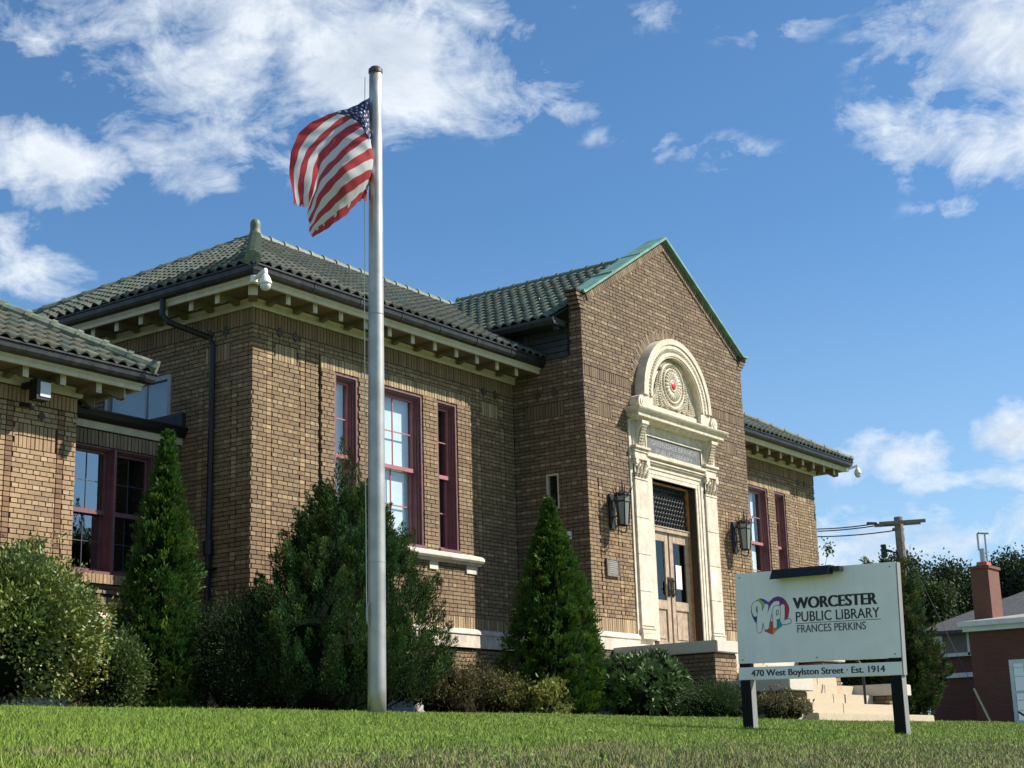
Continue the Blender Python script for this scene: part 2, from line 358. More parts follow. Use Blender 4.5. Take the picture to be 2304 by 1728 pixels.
# ================================================================== LIBRARY
lib = empty('library', (9.7, 3.5, 0), 'brown brick library with green tiled hipped roof and arched limestone doorway', 'library')
CO = .0677; BH = .0548; J = .0135; ST = .2045; HD = .097
BRICKS = []      # (center, half vectors..., colour) collected as arrays
def pal(name):
    r = random.random
    if name == 'main':
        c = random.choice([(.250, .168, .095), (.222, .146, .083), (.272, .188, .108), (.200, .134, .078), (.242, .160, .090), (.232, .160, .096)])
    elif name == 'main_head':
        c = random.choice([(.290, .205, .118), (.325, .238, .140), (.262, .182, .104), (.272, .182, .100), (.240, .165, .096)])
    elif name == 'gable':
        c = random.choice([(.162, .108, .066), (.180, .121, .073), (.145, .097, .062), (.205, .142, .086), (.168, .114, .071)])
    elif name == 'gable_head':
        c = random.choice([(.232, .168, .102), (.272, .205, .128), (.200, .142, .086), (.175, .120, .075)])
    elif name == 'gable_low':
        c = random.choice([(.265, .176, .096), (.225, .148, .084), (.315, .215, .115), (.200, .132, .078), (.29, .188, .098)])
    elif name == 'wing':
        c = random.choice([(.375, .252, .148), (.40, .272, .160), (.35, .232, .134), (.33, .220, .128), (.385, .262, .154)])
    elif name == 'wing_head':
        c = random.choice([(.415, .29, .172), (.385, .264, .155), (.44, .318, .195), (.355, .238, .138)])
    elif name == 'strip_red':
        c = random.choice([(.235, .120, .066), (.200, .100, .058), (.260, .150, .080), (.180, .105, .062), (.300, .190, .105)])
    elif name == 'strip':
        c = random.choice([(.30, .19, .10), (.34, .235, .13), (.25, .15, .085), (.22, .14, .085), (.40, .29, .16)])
    elif name == 'new':
        c = random.choice([(.27, .20, .135), (.24, .175, .12), (.30, .22, .15), (.255, .185, .12)])
    elif name == 'dark':
        c = random.choice([(.10, .07, .055), (.12, .08, .06)])
    else: c = random.choice([(.34, .245, .14), (.40, .29, .165), (.29, .20, .12), (.44, .33, .19)])   # soldiers
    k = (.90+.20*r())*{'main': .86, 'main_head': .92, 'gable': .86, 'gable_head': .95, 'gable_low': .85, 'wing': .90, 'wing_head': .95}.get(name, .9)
    return (c[0]*k, c[1]*k, c[2]*k)
class Wall:
    def __init__(s, name, O, U, Nn): s.name = name; s.O = Vector(O); s.U = Vector(U); s.N = Vector(Nn); s.q = []
    def brick(s, u0, u1, z0, z1, off, p, par=None):
        if u1-u0 < .022 or z1-z0 < .02: return
        u0 += random.uniform(-.002, .002); u1 += random.uniform(-.002, .002)
        BRICKS.append((s, u0, u1, z0, z1, off+random.uniform(-.0035, .0035), pal(p)))
def sub(iv, cuts):
    out = [iv]
    for a, b in cuts:
        nw = []
        for x, y in out:
            if b <= x or a >= y: nw.append((x, y)); continue
            if a > x: nw.append((x, a))
            if b < y: nw.append((b, y))
        out = nw
    return out
def bond(wl, u0, u1, z0, z1, off=0.0, holes=(), p='main', lim=None):
    k = math.ceil((z0-1e-4)/CO); ph = random.random()*.1
    while True:
        za = k*CO; zb = za+BH
        if zb > z1+.004: break
        head = (k % 3 == 0); pn = p+'_head' if head and p+'_head' in ('main_head', 'wing_head', 'gable_head') else p
        cuts = [(a-.004, b+.004) for a, b, c, d in holes if c < zb-.01 and d > za+.01]
        a0, a1 = u0, u1
        if lim: a0, a1 = max(a0, lim(zb)[0]), min(a1, lim(zb)[1])
        if a1 > a0:
            for x, y in sub((a0, a1), cuts):
                if head: step = HD+J; st = u0+ph*.3
                else: step = ST+J; st = u0+ph+(step/2 if k % 2 else 0)
                i = math.floor((x-st)/step)
                while st+i*step < y:
                    a = max(st+i*step, x); b = min(st+i*step+step-J, y)
                    wl.brick(a, b, za, zb, off, pn); i += 1
        k += 1
def soldier(wl, u0, u1, z0, z1, off=0.0, holes=(), p='soldier', lim=None):
    n = max(1, round((u1-u0)/CO)); stp = (u1-u0)/n
    for i in range(n):
        a = u0+i*stp; b = a+stp-J
        if any(c < z1-.01 and d > z0+.01 and b > h0-.005 and a < h1+.005 for h0, h1, c, d in holes): continue
        wl.brick(a, b, z0, z1-J, off, p)
def stack(wl, u0, u1, z0, z1, off=0.0, p='strip'):
    k = math.ceil((z0-1e-4)/CO)
    while k*CO+BH <= z1+.004: wl.brick(u0, u1-J, k*CO, k*CO+BH, off, p); k += 1
def diamond(wl, u, z, off=.004, r=.075):
    o = B(wl.O, wl.U, wl.N).prism([(u-r, z), (u, z-r*1.15), (u+r, z), (u, z+r*1.15)], off-.03, off+.012).obj('diamond_tile', 'dark_tile', lib)
mat('dark_tile', (.055, .040, .034), .7, noise=(20, .8, 1.2))
def core(wl, u0, u1, z0, z1, off, holes=(), name='wall', thick=.30, poly=None):
    b = B(wl.O, wl.U, wl.N*1.0)
    us = sorted({u0, u1}|{h for a, c, _, _ in holes for h in (a, c) if u0 < h < u1}); zs = sorted({z0, z1}|{h for _, _, a, c in holes for h in (a, c) if z0 < h < z1})
    for i in range(len(us)-1):
        for j in range(len(zs)-1):
            um, zm = (us[i]+us[i+1])/2, (zs[j]+zs[j+1])/2
            if any(a < um < c and d < zm < e for a, c, d, e in holes): continue
            b.box(us[i], us[i+1], off-thick, off, zs[j], zs[j+1])
    if poly: b.prism(poly, off-thick, off)
    return b.obj(name, 'mortar', lib)
MO = -.021                       # mortar face behind the brick face
L = 19.40; G1, G2, GP = 6.64, 12.76, 1.545
FZ = 6.07                        # underside of the frieze
WT0, WT1 = 1.24, 1.555           # water table
W_Z0, W_Z1 = 2.80, 5.405
# ---- front walls
def front(O, mirror, vis):
    wl = Wall('front', O, (1, 0, 0), (0, -1, 0)); WDT = 6.64
    mx = (lambda a, b: (WDT-b, WDT-a)) if mirror else (lambda a, b: (a, b))
    hs = [mx(1.77, 2.33), mx(2.71, 3.96), mx(4.34, 4.90)]
    holes = [(a, b, W_Z0, W_Z1) for a, b in hs]
    core(wl, .022 if not mirror else -.1, WDT+(.1 if not mirror else -.022), -.3, FZ+.3, MO, holes, 'front_wall'); b0, b1 = mx(1.457, 5.29)
    core(wl, b0, b1, 1.3, 5.62, .04+MO, holes, 'front_wall_bay', .07)
    zlo, zhi = WT1, 5.86
    segs = [(0, .31, 'b'), (.31, .42, 's'), (.42, 1.03, 'b'), (1.03, 1.14, 's'), (1.14, 1.457, 'b'), (5.29, 5.50, 'b'), (5.50, 5.61, 's'), (5.61, 6.22, 'b'), (6.22, 6.33, 's'), (6.33, 6.64, 'b')]
    for a, c, t in segs:
        a, c = mx(a, c)
        if a > vis[1] or c < vis[0]: continue
        if t == 's': stack(wl, a, c, zlo+.204, zhi)
        else:
            hh = [(a+.07, c-.07, 5.345, 5.61)] if c-a > .5 else []
            bond(wl, a, c-J, zlo+.204, zhi, 0, hh)
            for h in hh: soldier(wl, h[0], h[1], 5.348, 5.617, 0)
        soldier(wl, a, c, zlo, zlo+.208)
    soldier(wl, max(0, vis[0]), min(WDT, vis[1]), 5.825, FZ+.005, 0, (), 'main')
    for u in (.57, .915, WDT-.57, WDT-.915):
        if vis[0] < u < vis[1]: diamond(wl, u, 5.79)
    v0, v1 = max(b0, vis[0]), min(b1, vis[1])
    soldier(wl, v0, v1, zlo, zlo+.208, .04); bond(wl, v0, v1, zlo+.204, 5.405, .04, holes)
    soldier(wl, v0, v1, 5.41, 5.617, .04); bond(wl, v0, v1, 5.61, 5.86, 0)
    bond(wl, max(0, vis[0]), min(WDT, vis[1]), 0, WT0, .035)
    return wl, hs
fl, wins_l = front((0, 0, 0), False, (0, 6.64))
fr, wins_r = front((12.76, 0, 0), True, (2.4, 6.64))
# ---- left side wall of the main block (y 0 .. 7.1)
sw = Wall('side', (0, 7.1, 0), (0, -1, 0), (-1, 0, 0)); S = lambda y: 7.1-y
clr = (S(3.3), S(1.745), 4.15, 5.34)
core(sw, 0, 7.1-.022, -.3, FZ+.3, MO, [clr], 'side_wall')
bond(sw, 0, S(.42), 5.0, 5.86, 0, [clr, (S(1.0), S(.47), 5.345, 5.61)]); soldier(sw, S(1.0), S(.47), 5.348, 5.617)
for a, c, t in ((S(.31), S(0), 'b'), (S(.42), S(.31), 's'), (S(1.03), S(.42), 'b'), (S(1.14), S(1.03), 's'), (S(3.2), S(1.14), 'b')):
    if t == 's': stack(sw, a, c, 1.76, 5.005, 0, 'strip')
    else: bond(sw, a, c-J, 1.76, 5.005, 0, [clr])
bond(sw, S(.42)+.002, S(0), 5.0, 5.86); soldier(sw, S(4.5), S(0), 5.825, FZ+.005, 0, (), 'main'); soldier(sw, S(1.5), S(0), WT1, WT1+.205)
bond(sw, S(1.6), S(0), 0, WT0, .035)
for y in (.57, .91): diamond(sw, S(y), 5.79)
# ---- gable: side return and front
gs = Wall('gside', (G1, 0, 0), (0, -1, 0), (-1, 0, 0)); slit = (.66, .93, 3.68, 4.32)
core(gs, 0, GP-.28, -.3, 6.96, MO, [slit], 'gable_side_wall'); core(gs, GP-.28, GP-.022, -.3, 7.5, MO, (), 'gable_side_wall')
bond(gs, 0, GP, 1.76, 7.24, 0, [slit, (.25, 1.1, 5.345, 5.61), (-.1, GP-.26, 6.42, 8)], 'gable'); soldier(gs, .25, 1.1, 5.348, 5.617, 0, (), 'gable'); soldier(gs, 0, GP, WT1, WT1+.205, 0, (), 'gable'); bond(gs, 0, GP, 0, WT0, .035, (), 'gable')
for u in (.55, .92): diamond(gs, u, 5.79)
gf = Wall('gable', (G1, -GP, 0), (1, 0, 0), (0, -1, 0)); GW = G2-G1; GC = GW/2
ztop = lambda u: 9.33-.587*abs(u-GC)
lim = lambda z: (0 if z < 7.5 else GC-(9.30-z)/.587, GW if z < 7.5 else GC+(9.30-z)/.587)
DOOR = (8.858-G1, 10.51-G1)
core(gf, .022, GW-.022, -.3, 7.5, MO, [(DOOR[0], DOOR[1], 1.2, 4.44)], 'gable_wall', .22, [(.022, 7.5), (GW-.022, 7.5), (GC, ztop(GC))])
ac = 9.69-G1
hz = [(8.09-G1, 11.30-G1, 1.3, 5.44)]
zz = 5.44
while zz < 7.26:                 # the arched tympanum
    hw = math.sqrt(max(0, 1.285**2-max(0, zz+.03-5.95)**2)) if zz < 5.95+1.285 else 0
    if hw > .02: hz.append((ac-hw, ac+hw, zz, zz+CO))
    zz += CO
pan = [(.42, .92, 5.345, 5.612), (GW-.92, GW-.42, 5.345, 5.612)]
for a, c, t in ((0, .36, 'b'), (.36, .465, 's'), (.465, .95, 'b'), (.95, 1.055, 's'), (1.055, 5.065, 'b'), (5.065, 5.17, 's'), (5.17, 5.655, 'b'), (5.655, 5.76, 's'), (5.76, GW, 'b')):
    if t == 's': stack(gf, a, c, 1.76, 4.2)
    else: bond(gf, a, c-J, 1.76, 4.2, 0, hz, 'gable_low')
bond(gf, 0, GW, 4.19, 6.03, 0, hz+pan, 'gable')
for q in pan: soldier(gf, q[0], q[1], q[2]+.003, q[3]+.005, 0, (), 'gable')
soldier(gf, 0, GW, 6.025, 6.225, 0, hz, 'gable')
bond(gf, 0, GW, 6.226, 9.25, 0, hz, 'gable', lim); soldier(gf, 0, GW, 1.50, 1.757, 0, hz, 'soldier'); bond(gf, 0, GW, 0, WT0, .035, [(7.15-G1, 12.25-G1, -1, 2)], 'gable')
# ---- left wing (lower block with its own roof) and the glazed link between
LWX, LWY, LFZ = -2.35, 1.0, 4.41
lw = Wall('wing', (-7.0, LWY, 0), (1, 0, 0), (0, -1, 0)); U = lambda x: x+7.0
core(lw, 0, U(LWX), -.3, LFZ+.3, MO, (), 'wing_wall')
B(( LWX, LWY, 0)).box(-.3, -.001, .3, 5, -.3, LFZ+.3).obj('wing_return_wall', 'mortar', lib)
Z1 = LFZ-.21
for a, c, t in ((-4.9, -3.50, 'b'), (-3.50, -3.39, 'r'), (-3.39, -2.67, 'b'), (-2.67, -2.56, 'r'), (-2.56, LWX, 'b')):
    if t == 'r': stack(lw, U(a), U(c), 1.76, Z1, .003, 'strip_red')
    else:
        hh = [(U(a)+.03, U(c)-.03, 3.588, 3.915)] if c-a > .7 and a > -4 else []
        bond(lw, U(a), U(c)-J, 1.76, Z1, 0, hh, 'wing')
        for q in hh: soldier(lw, q[0], q[1], 3.588, 3.755, 0, (), 'wing'); soldier(lw, q[0], q[1], 3.757, 3.927, 0, (), 'wing')
soldier(lw, U(-4.9), U(LWX), Z1+.005, LFZ, 0, (), 'wing'); soldier(lw, U(-4.9), U(LWX), WT1, WT1+.205, 0, (), 'wing')
diamond(lw, U(-2.95), 4.06, .004, .06)
CY = 1.5
lk = Wall('link', (-2.6, CY, 0), (1, 0, 0), (0, -1, 0)); UL = lambda x: x+2.6
lkw = (UL(-2.02), UL(-.50), 2.10, 3.925)
core(lk, 0, 2.6, -.3, 4.3, MO, [lkw], 'link_wall')
soldier(lk, UL(-2.3), UL(-.02), 3.94, 4.16, 0, (), 'new'); bond(lk, UL(-2.3), UL(-.02), 1.80, 1.98, 0, (), 'new'); bond(lk, UL(-.46), UL(-.02), 2.0, 3.92, 0, (), 'new'); soldier(lk, UL(-2.3), UL(-.02), WT1, 1.79, 0, (), 'new')
for i in range(26): lk.brick(UL(-2.2)+i*.0677, UL(-2.2)+i*.0677+.057, 1.955, 2.085, .075, 'wing')      # rowlock sill
# ---- kneeler corbels of the gable and raked brick band under the coping
for sgn in (0, 1):
    for i in range(4):
        o_ = .05*(i+1); xk = (G1-o_) if sgn == 0 else (G2+o_)
        za = 7.25+i*CO
        for j in range(2): gf.brick((xk-G1) if sgn == 0 else (xk-G1-.2+.1*j-.0), (xk-G1+.19 if sgn == 0 else xk-G1), za, za+BH, .012*(i+1), 'gable')
        if sgn == 0:
            for j in range(2): gs.brick(GP-.19+j*.10, GP-.19+j*.10+.09, za, za+BH, o_, 'gable')
for i in range(4): B().box(G1-.05*(i+1)+.012, G1+.1, -GP-.012*(i+1)+.013, -GP+.19, 7.25+i*CO-.004, 7.25+i*CO+BH+.006).obj('corbel', 'mortar', lib) and B().box(G2-.1, G2+.05*(i+1)-.012, -GP-.012*(i+1)+.013, -GP+.19, 7.25+i*CO-.004, 7.25+i*CO+BH+.006).obj('corbel', 'mortar', lib)
RK = math.atan(.587)
def rake_brick(sg, d, off, hgt, thick=.055):
    """a brick standing square to the raking edge, d metres down the rake from the apex"""
    c, s_ = math.cos(RK), math.sin(RK)
    P0 = Vector((G1+GC+sg*(d*c), -GP, 9.33-d*s_)); t = Vector((sg*c, 0, -s_)); n_ = Vector((-sg*s_, 0, -c)) if False else Vector((sg*-s_*1.0, 0, -c))
    BRICKS.append(('raw', P0+t*.005, t*thick, Vector((-sg*s_, 0, -c))*hgt, off, pal('gable_head' if random.random() < .5 else 'gable')))
for sg in (-1, 1):
    for i in range(50): rake_brick(sg, .02+i*.0677, .022, .185)
# ring of bricks over the arch
for i in range(64):
    a = R(8)+i*R(164)/63; rr = 1.315; hl = .13 if i % 2 else .2
    P0 = Vector((G1+ac+rr*math.cos(a)-.026*math.sin(a)*-1, -GP, 5.95+rr*math.sin(a))); n_ = Vector((math.cos(a), 0, math.sin(a))); t = Vector((-math.sin(a), 0, math.cos(a)))
    BRICKS.append(('raw', P0-t*.026, t*.052, n_*hl, .008, pal('gable_head' if i % 3 else 'gable')))

# ---- stairs cheek walls (brick) : left x 7.2..8.0, right x 11.38..12.18
CHK = []
for x0, x1 in ((7.20, 8.00), (11.40, 12.20)):
    for (ya, yb, zt) in ((-GP, -3.55, 1.03), (-3.55, -4.80, .34)):
        b = B().box(x0+.03, x1-.03, yb+.03, ya, -.4, zt); CHK.append((x0, x1, ya, yb, zt, b))
        wl_ = Wall('ck', (x0+.02, ya, 0), (0, -1, 0), (-1, 0, 0)); bond(wl_, 0, ya-yb-.02, -.15, zt, 0, (), 'gable')
        wf = Wall('ckf', (x0+.02, yb+.02, 0), (1, 0, 0), (0, -1, 0)); bond(wf, 0, x1-x0-.04, -.15, zt, 0, (), 'gable_low')
for c in CHK: c[5].obj('stair_cheek_wall', 'mortar', lib)

# ---- turn the brick list into geometry: the 300 that show largest are objects, the rest one mesh
def corners(q):
    if q[0] == 'raw':
        _, P0, t, n_, off, col = q; out = Vector((0, -1, 0))
        a = P0+out*off; return [a, a+t, a+t+n_, a+n_], out, col
    wl, u0, u1, z0, z1, off, col = q
    a = wl.O+wl.N*off
    return [a+wl.U*u0+Vector((0, 0, z0)), a+wl.U*u1+Vector((0, 0, z0)), a+wl.U*u1+Vector((0, 0, z1)), a+wl.U*u0+Vector((0, 0, z1))], wl.N, col
def seen(q):
    if q[0] == 'raw' or q[0] not in (lw, fl, sw): return 0
    wl = q[0]; um = (q[1]+q[2])/2; zm = (q[3]+q[4])/2; p = wl.O+wl.U*um+Vector((0, 0, zm)); u, v, D = pix(p)
    if not (4 < u < 2300 and 4 < v < 1600): return 0
    if wl is lw and (zm < 2.2 or zm > 4.15): return 0
    if wl is sw and (p.y > 1.3 or zm < 2.4 or .68 < p.y < .86): return 0
    if wl is fl and (p.x > 1.6 or zm < 2.6): return 0
    return (q[2]-q[1])*(q[4]-q[3])/D**2*abs((CAM_POS-p).normalized().dot(wl.N))
order = sorted(range(len(BRICKS)), key=lambda i: -seen(BRICKS[i]))
single = set(order[:300])
bm_ = bpy.data.meshes.new('brick')
e_ = .06
bm_.from_pydata([(0, 0, 0), (1, 0, 0), (1, 0, 1), (0, 0, 1), (0, 1, 0), (1, 1, 0), (1, 1, 1), (0, 1, 1)], [], [(3, 2, 1, 0), (0, 1, 5, 4), (1, 2, 6, 5), (2, 3, 7, 6), (3, 0, 4, 7), (4, 5, 6, 7)])
bm_.materials.append(MATS['brick_single'])
V, Fc, C = [], [], []
for i, q in enumerate(BRICKS):
    c, n_, col = corners(q)
    if i in single:
        o = bpy.data.objects.new('brick', bm_); COL.objects.link(o); o.parent = lib; o.matrix_parent_inverse = lib.matrix_basis.inverted()
        M4 = Matrix((c[1]-c[0], n_*.028, c[3]-c[0])).transposed().to_4x4(); M4.translation = c[0]-n_*.028
        o.matrix_basis = M4; o.color = c4(col); continue
    k = len(V); j = [Vector((random.uniform(-.0025, .0025),)*3) for _ in range(4)]
    V += [p-n_*.03 for p in c]+[p+n_*random.uniform(-.002, .002) for p in c]
    for f in ((4, 5, 6, 7), (0, 1, 5, 4), (1, 2, 6, 5), (2, 3, 7, 6), (3, 0, 4, 7)): Fc.append([k+x for x in f]); C.append(col)
bw = np_mesh('brickwork', [tuple(v) for v in V], Fc, 'brick', lib, np.array(C)); tag(bw, kind='stuff')

# ================================================================== ROOFS
PT = math.atan(.575); CP, SP = math.cos(PT), math.sin(PT)
TW, TE = .212, .325
TILES = []
def tiles(O, E_, length, slope, keep, Sv, base=(.115, .145, .112), var=.22):
    O = Vector(O); E_ = Vector(E_); Sv = Vector(Sv)
    for i in range(int(length/TW)+1):
        for j in range(int(slope/TE)+1):
            e, s_ = i*TW, j*TE
            if keep(O+E_*(e+TW/2)+Sv*(s_+TE*.5)):
                k = 1+random.uniform(-var, var); h = random.uniform(-.012, .016)
                a_ = random.uniform(-.022, .022); E2 = (E_+Sv*a_).normalized(); S2 = (Sv-E_*a_).normalized()
                if random.random() < .06: k *= random.choice((.68, 1.35))
                TILES.append((O+E_*(e+random.uniform(-.005, .005))+Sv*(s_+random.uniform(-.012, .012)), E2, S2, ((base[0]+h)*k, base[1]*k, (base[2]-h*.5)*k)))
vly = lambda x: .335+(x-6.2)*.99
EZ = FZ+.375                     # top of the gutter / start of the tiles
up_f = (0, CP, SP)
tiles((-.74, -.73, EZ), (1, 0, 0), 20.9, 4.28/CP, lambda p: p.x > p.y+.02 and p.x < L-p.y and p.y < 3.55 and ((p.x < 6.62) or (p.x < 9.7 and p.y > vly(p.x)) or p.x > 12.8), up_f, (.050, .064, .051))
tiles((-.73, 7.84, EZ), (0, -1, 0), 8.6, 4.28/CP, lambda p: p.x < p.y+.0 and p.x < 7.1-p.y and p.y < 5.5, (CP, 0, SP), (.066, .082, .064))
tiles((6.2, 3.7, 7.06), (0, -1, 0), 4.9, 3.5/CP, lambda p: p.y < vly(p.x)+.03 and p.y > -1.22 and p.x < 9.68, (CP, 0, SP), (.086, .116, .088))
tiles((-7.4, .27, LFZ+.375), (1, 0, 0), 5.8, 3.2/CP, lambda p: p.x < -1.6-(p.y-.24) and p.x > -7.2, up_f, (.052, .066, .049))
PRO = []
for i in range(9):
    t = i/8
    if t < .68: zc = .052*math.sin(math.pi*t/.68)**.9 if 0 < t < .68 else 0
    else: zc = -.014*math.sin(math.pi*(t-.68)/.32)
    PRO.append((t*1.02, zc))
def tile_geo():
    vs, fs = [], []
    for a, z in PRO: vs.append((a*TW, -.03, z+.034))            # lower end, raised over the course below
    for a, z in PRO: vs.append((a*TW, TE+.03, z*.9+.004))
    for a, z in PRO: vs.append((a*TW, -.03, z*.86+.016))        # thickness of the lower edge
    n = len(PRO)
    for i in range(n-1):
        fs.append((i, i+1, n+i+1, n+i)); fs.append((2*n+i, 2*n+i+1, i+1, i))
    return np.array(vs), np.array(fs)
TV, TF = tile_geo()
def tsize(t):
    p = t[0]+t[1]*TW/2+t[2]*TE/2; u, v, D = pix(p)
    nn = t[1].cross(t[2]); fac = abs((CAM_POS-p).normalized().dot(nn))
    if not (-5 < u < 2300 and 0 < v < 1700): return 0
    if (CAM_POS-p).dot(nn if nn.z > 0 else -nn) < 0: return 0
    return fac/D**2
torder = sorted(range(len(TILES)), key=lambda i: -tsize(TILES[i])); tsel = set(torder[:300])
tm = bpy.data.meshes.new('roof_tile'); tm.from_pydata([tuple(v) for v in TV], [], [tuple(int(x) for x in f) for f in TF]); tm.polygons.foreach_set('use_smooth', [i % 2 == 0 for i in range(len(TF))]); tm.materials.append(MATS['tile_single'])
roof = B()
AP = (3.55, 3.55, EZ+4.29*.575-.02)
def plane(b, pts): b.add(pts, [tuple(range(len(pts)))])
AP2 = (L-3.55, 3.55, AP[2])
plane(roof, [(-.74, -.73, EZ-.02), (6.62, -.73, EZ-.02), (6.62, vly(6.62), 7.2), (9.7, vly(9.7), AP[2]-.03), AP])
plane(roof, [(12.8, -.73, EZ-.02), (L+.74, -.73, EZ-.02), AP2, (9.7, 3.55, AP[2]-.03), (12.8, vly(6.62), 7.2)])
plane(roof, [(-.74, -.73, EZ-.02), AP, (-.74, 7.84, EZ-.02)]); plane(roof, [(L+.74, -.73, EZ-.02), (L+.74, 7.84, EZ-.02), AP2])
plane(roof, [(-.74, 7.84, EZ-.02), AP, AP2, (L+.74, 7.84, EZ-.02)])
plane(roof, [(6.2, .36, 7.045), (6.2, -1.25, 7.045), (9.7, -1.25, 9.03), (9.7, 3.75, 9.03)]); plane(roof, [(13.2, .36, 7.045), (9.7, 3.75, 9.03), (9.7, -1.25, 9.03), (13.2, -1.25, 7.045)])
plane(roof, [(-7.4, .27, LFZ+.36), (-1.61, .27, LFZ+.36), (-4.6, 3.26, LFZ+.36+2.99*.575), (-7.4, 3.26, LFZ+.36+2.99*.575)])
plane(roof, [(-1.61, .27, LFZ+.36), (-1.61, 6.25, LFZ+.36), (-4.6, 3.26, LFZ+.36+2.99*.575)])
roof = roof.obj('roof', 'roof_deck', lib)
V, Fc, C = [], [], []
for i, t in enumerate(TILES):
    O_, E_, Sv, col = t; nn = E_.cross(Sv)
    if nn.z < 0: nn = -nn
    if i in tsel:
        o = bpy.data.objects.new('roof_tile', tm); place(o, roof)
        M4 = Matrix((E_, Sv, nn)).transposed().to_4x4(); M4.translation = O_; o.matrix_basis = M4; o.color = c4(col); continue
    A = np.array([E_, Sv, nn]); k = len(V)*len(TV)
    V.append(TV@A+np.array(O_)+np.array(nn)*random.uniform(0, .006)); Fc.append(TF+k); C.append(np.tile(col, (len(TF), 1)))
tf = np_mesh('tiling', np.concatenate(V), np.concatenate(Fc), 'tile', roof, np.concatenate(C), smooth=False); tag(tf, kind='stuff')
def ridge_line(p0, p1, r=.085, n=None, mt='ridge'):
    p0, p1 = Vector(p0), Vector(p1); d = p1-p0; ln = d.length; n = n or int(ln/.36); t = d/n
    for i in range(n):
        a = p0+t*i; b_ = B(); tl = t.normalized(); b_.tube([a-tl*.02, a+tl*.05, a+tl*.05001, a+t+tl*.01], [r*1.16, r*1.16, r, r*.86], 10); b_.obj('ridge_tile', mt, roof, smooth=False)
up_ = Vector((0, 0, .05))
ridge_line(Vector((-.74, -.73, EZ))+up_, Vector(AP)+up_, .105); ridge_line(Vector(AP)+up_, (9.7, 3.55, AP[2]+.05), .085)
ridge_line(Vector((-.74, 7.84, EZ))+up_, Vector(AP)+up_); ridge_line(Vector((9.7, 3.55, 9.06))+up_*.6, Vector((9.7, -1.28, 9.06))+up_*.6, .085, None, 'tile_plain')
ridge_line(Vector((L+.74, -.73, EZ))+up_, Vector(AP2)+up_); ridge_line(Vector(AP2)+up_, (9.7, 3.55, AP[2]+.05))
ridge_line(Vector((-1.61, .27, LFZ+.40))+up_, Vector((-4.6, 3.26, LFZ+.37+2.99*.575))+up_, .10)
B().lathe((AP[0], AP[1], AP[2]+.02), [(.20, -.12), (.17, .0), (.105, .10), (.092, .18), (.10, .25), (.095, .30), (.07, .35), (.03, .375), (0, .38)], 16).obj('finial', 'ridge', roof, smooth=True)

# ---- eaves: frieze, soffit, fascia, gutter, modillions
def eaves(path, dz, tagname=''):
    B().sweep(path, [(0, dz), (.035, dz), (.045, dz+.03), (.045, dz+.09), (.07, dz+.13), (0, dz+.13)]).obj('frieze', 'cream', lib)
    B().sweep(path, [(0, dz+.145), (.565, dz+.145), (.565, dz+.16), (0, dz+.16)]).obj('soffit', 'eave_tan_shade', lib)
    B().sweep(path, [(.56, dz+.114), (.60, dz+.114), (.602, dz+.168), (.612, dz+.172), (.612, dz+.180), (.630, dz+.197), (.637, dz+.213), (.56, dz+.213)]).obj('fascia', 'cream', lib)
    B().sweep(path, [(.60, dz+.215), (.675, dz+.215), (.712, dz+.228), (.735, dz+.270), (.742, dz+.335), (.762, dz+.345), (.762, dz+.368), (.735, dz+.368), (.722, dz+.33), (.70, dz+.29), (.60, dz+.30)]).obj('gutter', 'gutter_front', lib)
MODP = [(0, .145), (0, .05), (.06, .055), (.12, .085), (.17, .09), (.24, .065), (.29, .035), (.335, .005), (.375, -.012), (.405, .0), (.415, .03), (.415, .145)]
mod_me = None
def modillion(O, Av, Bv, w_=.092):
    b = B(O, Av, Bv); n = len(MODP)
    b.add([(-w_/2, o_, z) for o_, z in MODP]+[(w_/2, o_, z) for o_, z in MODP], [tuple(range(n)), tuple(range(2*n-1, n-1, -1))]+[(i, (i+1) % n, (i+1) % n+n, i+n) for i in range(n)])
    mo = b.obj('modillion', 'eave_tan_shade', lib)  # body darker than its cream face: shade painted in
    B(O, Av, Bv).box(-w_*.5, w_*.5, .4155, .423, -.004, .145).box(-w_*.3, w_*.3, .4235, .43, .02, .11).obj('bracket_face', 'cream', mo)
eaves([(0, 7.1), (0, 0), (6.72, 0)], FZ); eaves([(12.70, 0), (L+.02, 0), (L+.02, 7.1)], FZ); eaves([(-7.2, LWY), (LWX, LWY), (LWX, 4.2)], LFZ)
for x in [.245+.583*i for i in range(11)]+[15.44+.59*i for i in range(8)]: modillion((x, -.07, FZ), (1, 0, 0), (0, -1, 0))
for y in [.25+.56*i for i in range(8)]: modillion((-.07, y, FZ), (0, -1, 0), (-1, 0, 0))
for x in (-4.2, -3.6, -3.0, -2.4): modillion((x, LWY-.07, LFZ), (1, 0, 0), (0, -1, 0))
modillion((LWX+.07, LWY+.3, LFZ), (0, 1, 0), (1, 0, 0)); modillion((LWX+.07, LWY+.9, LFZ), (0, 1, 0), (1, 0, 0)); modillion((L+.09, .35, FZ), (0, 1, 0), (1, 0, 0)); modillion((L+.09, .95, FZ), (0, 1, 0), (1, 0, 0))
for (c, dz, d) in (((-.07, -.07), FZ, (-1, -1)), ((LWX+.07, LWY-.07), LFZ, (1, -1)), ((L+.09, -.07), FZ, (1, -1))):
    dd = Vector((d[0], d[1], 0)).normalized(); modillion((c[0], c[1], dz), (-dd.y, dd.x, 0), dd*1.25, .14)
# gutter seams
for x in (.55, 1.6, 2.6, 3.6, 4.6, 5.6): B().sweep([(x, 0), (x+.03, 0)], [(.64, FZ+.209), (.68, FZ+.209), (.720, FZ+.223), (.744, FZ+.270), (.75, FZ+.335), (.768, FZ+.348), (.768, FZ+.366), (.74, FZ+.366), (.70, FZ+.3)]).obj('gutter_seam', 'gutter', lib)
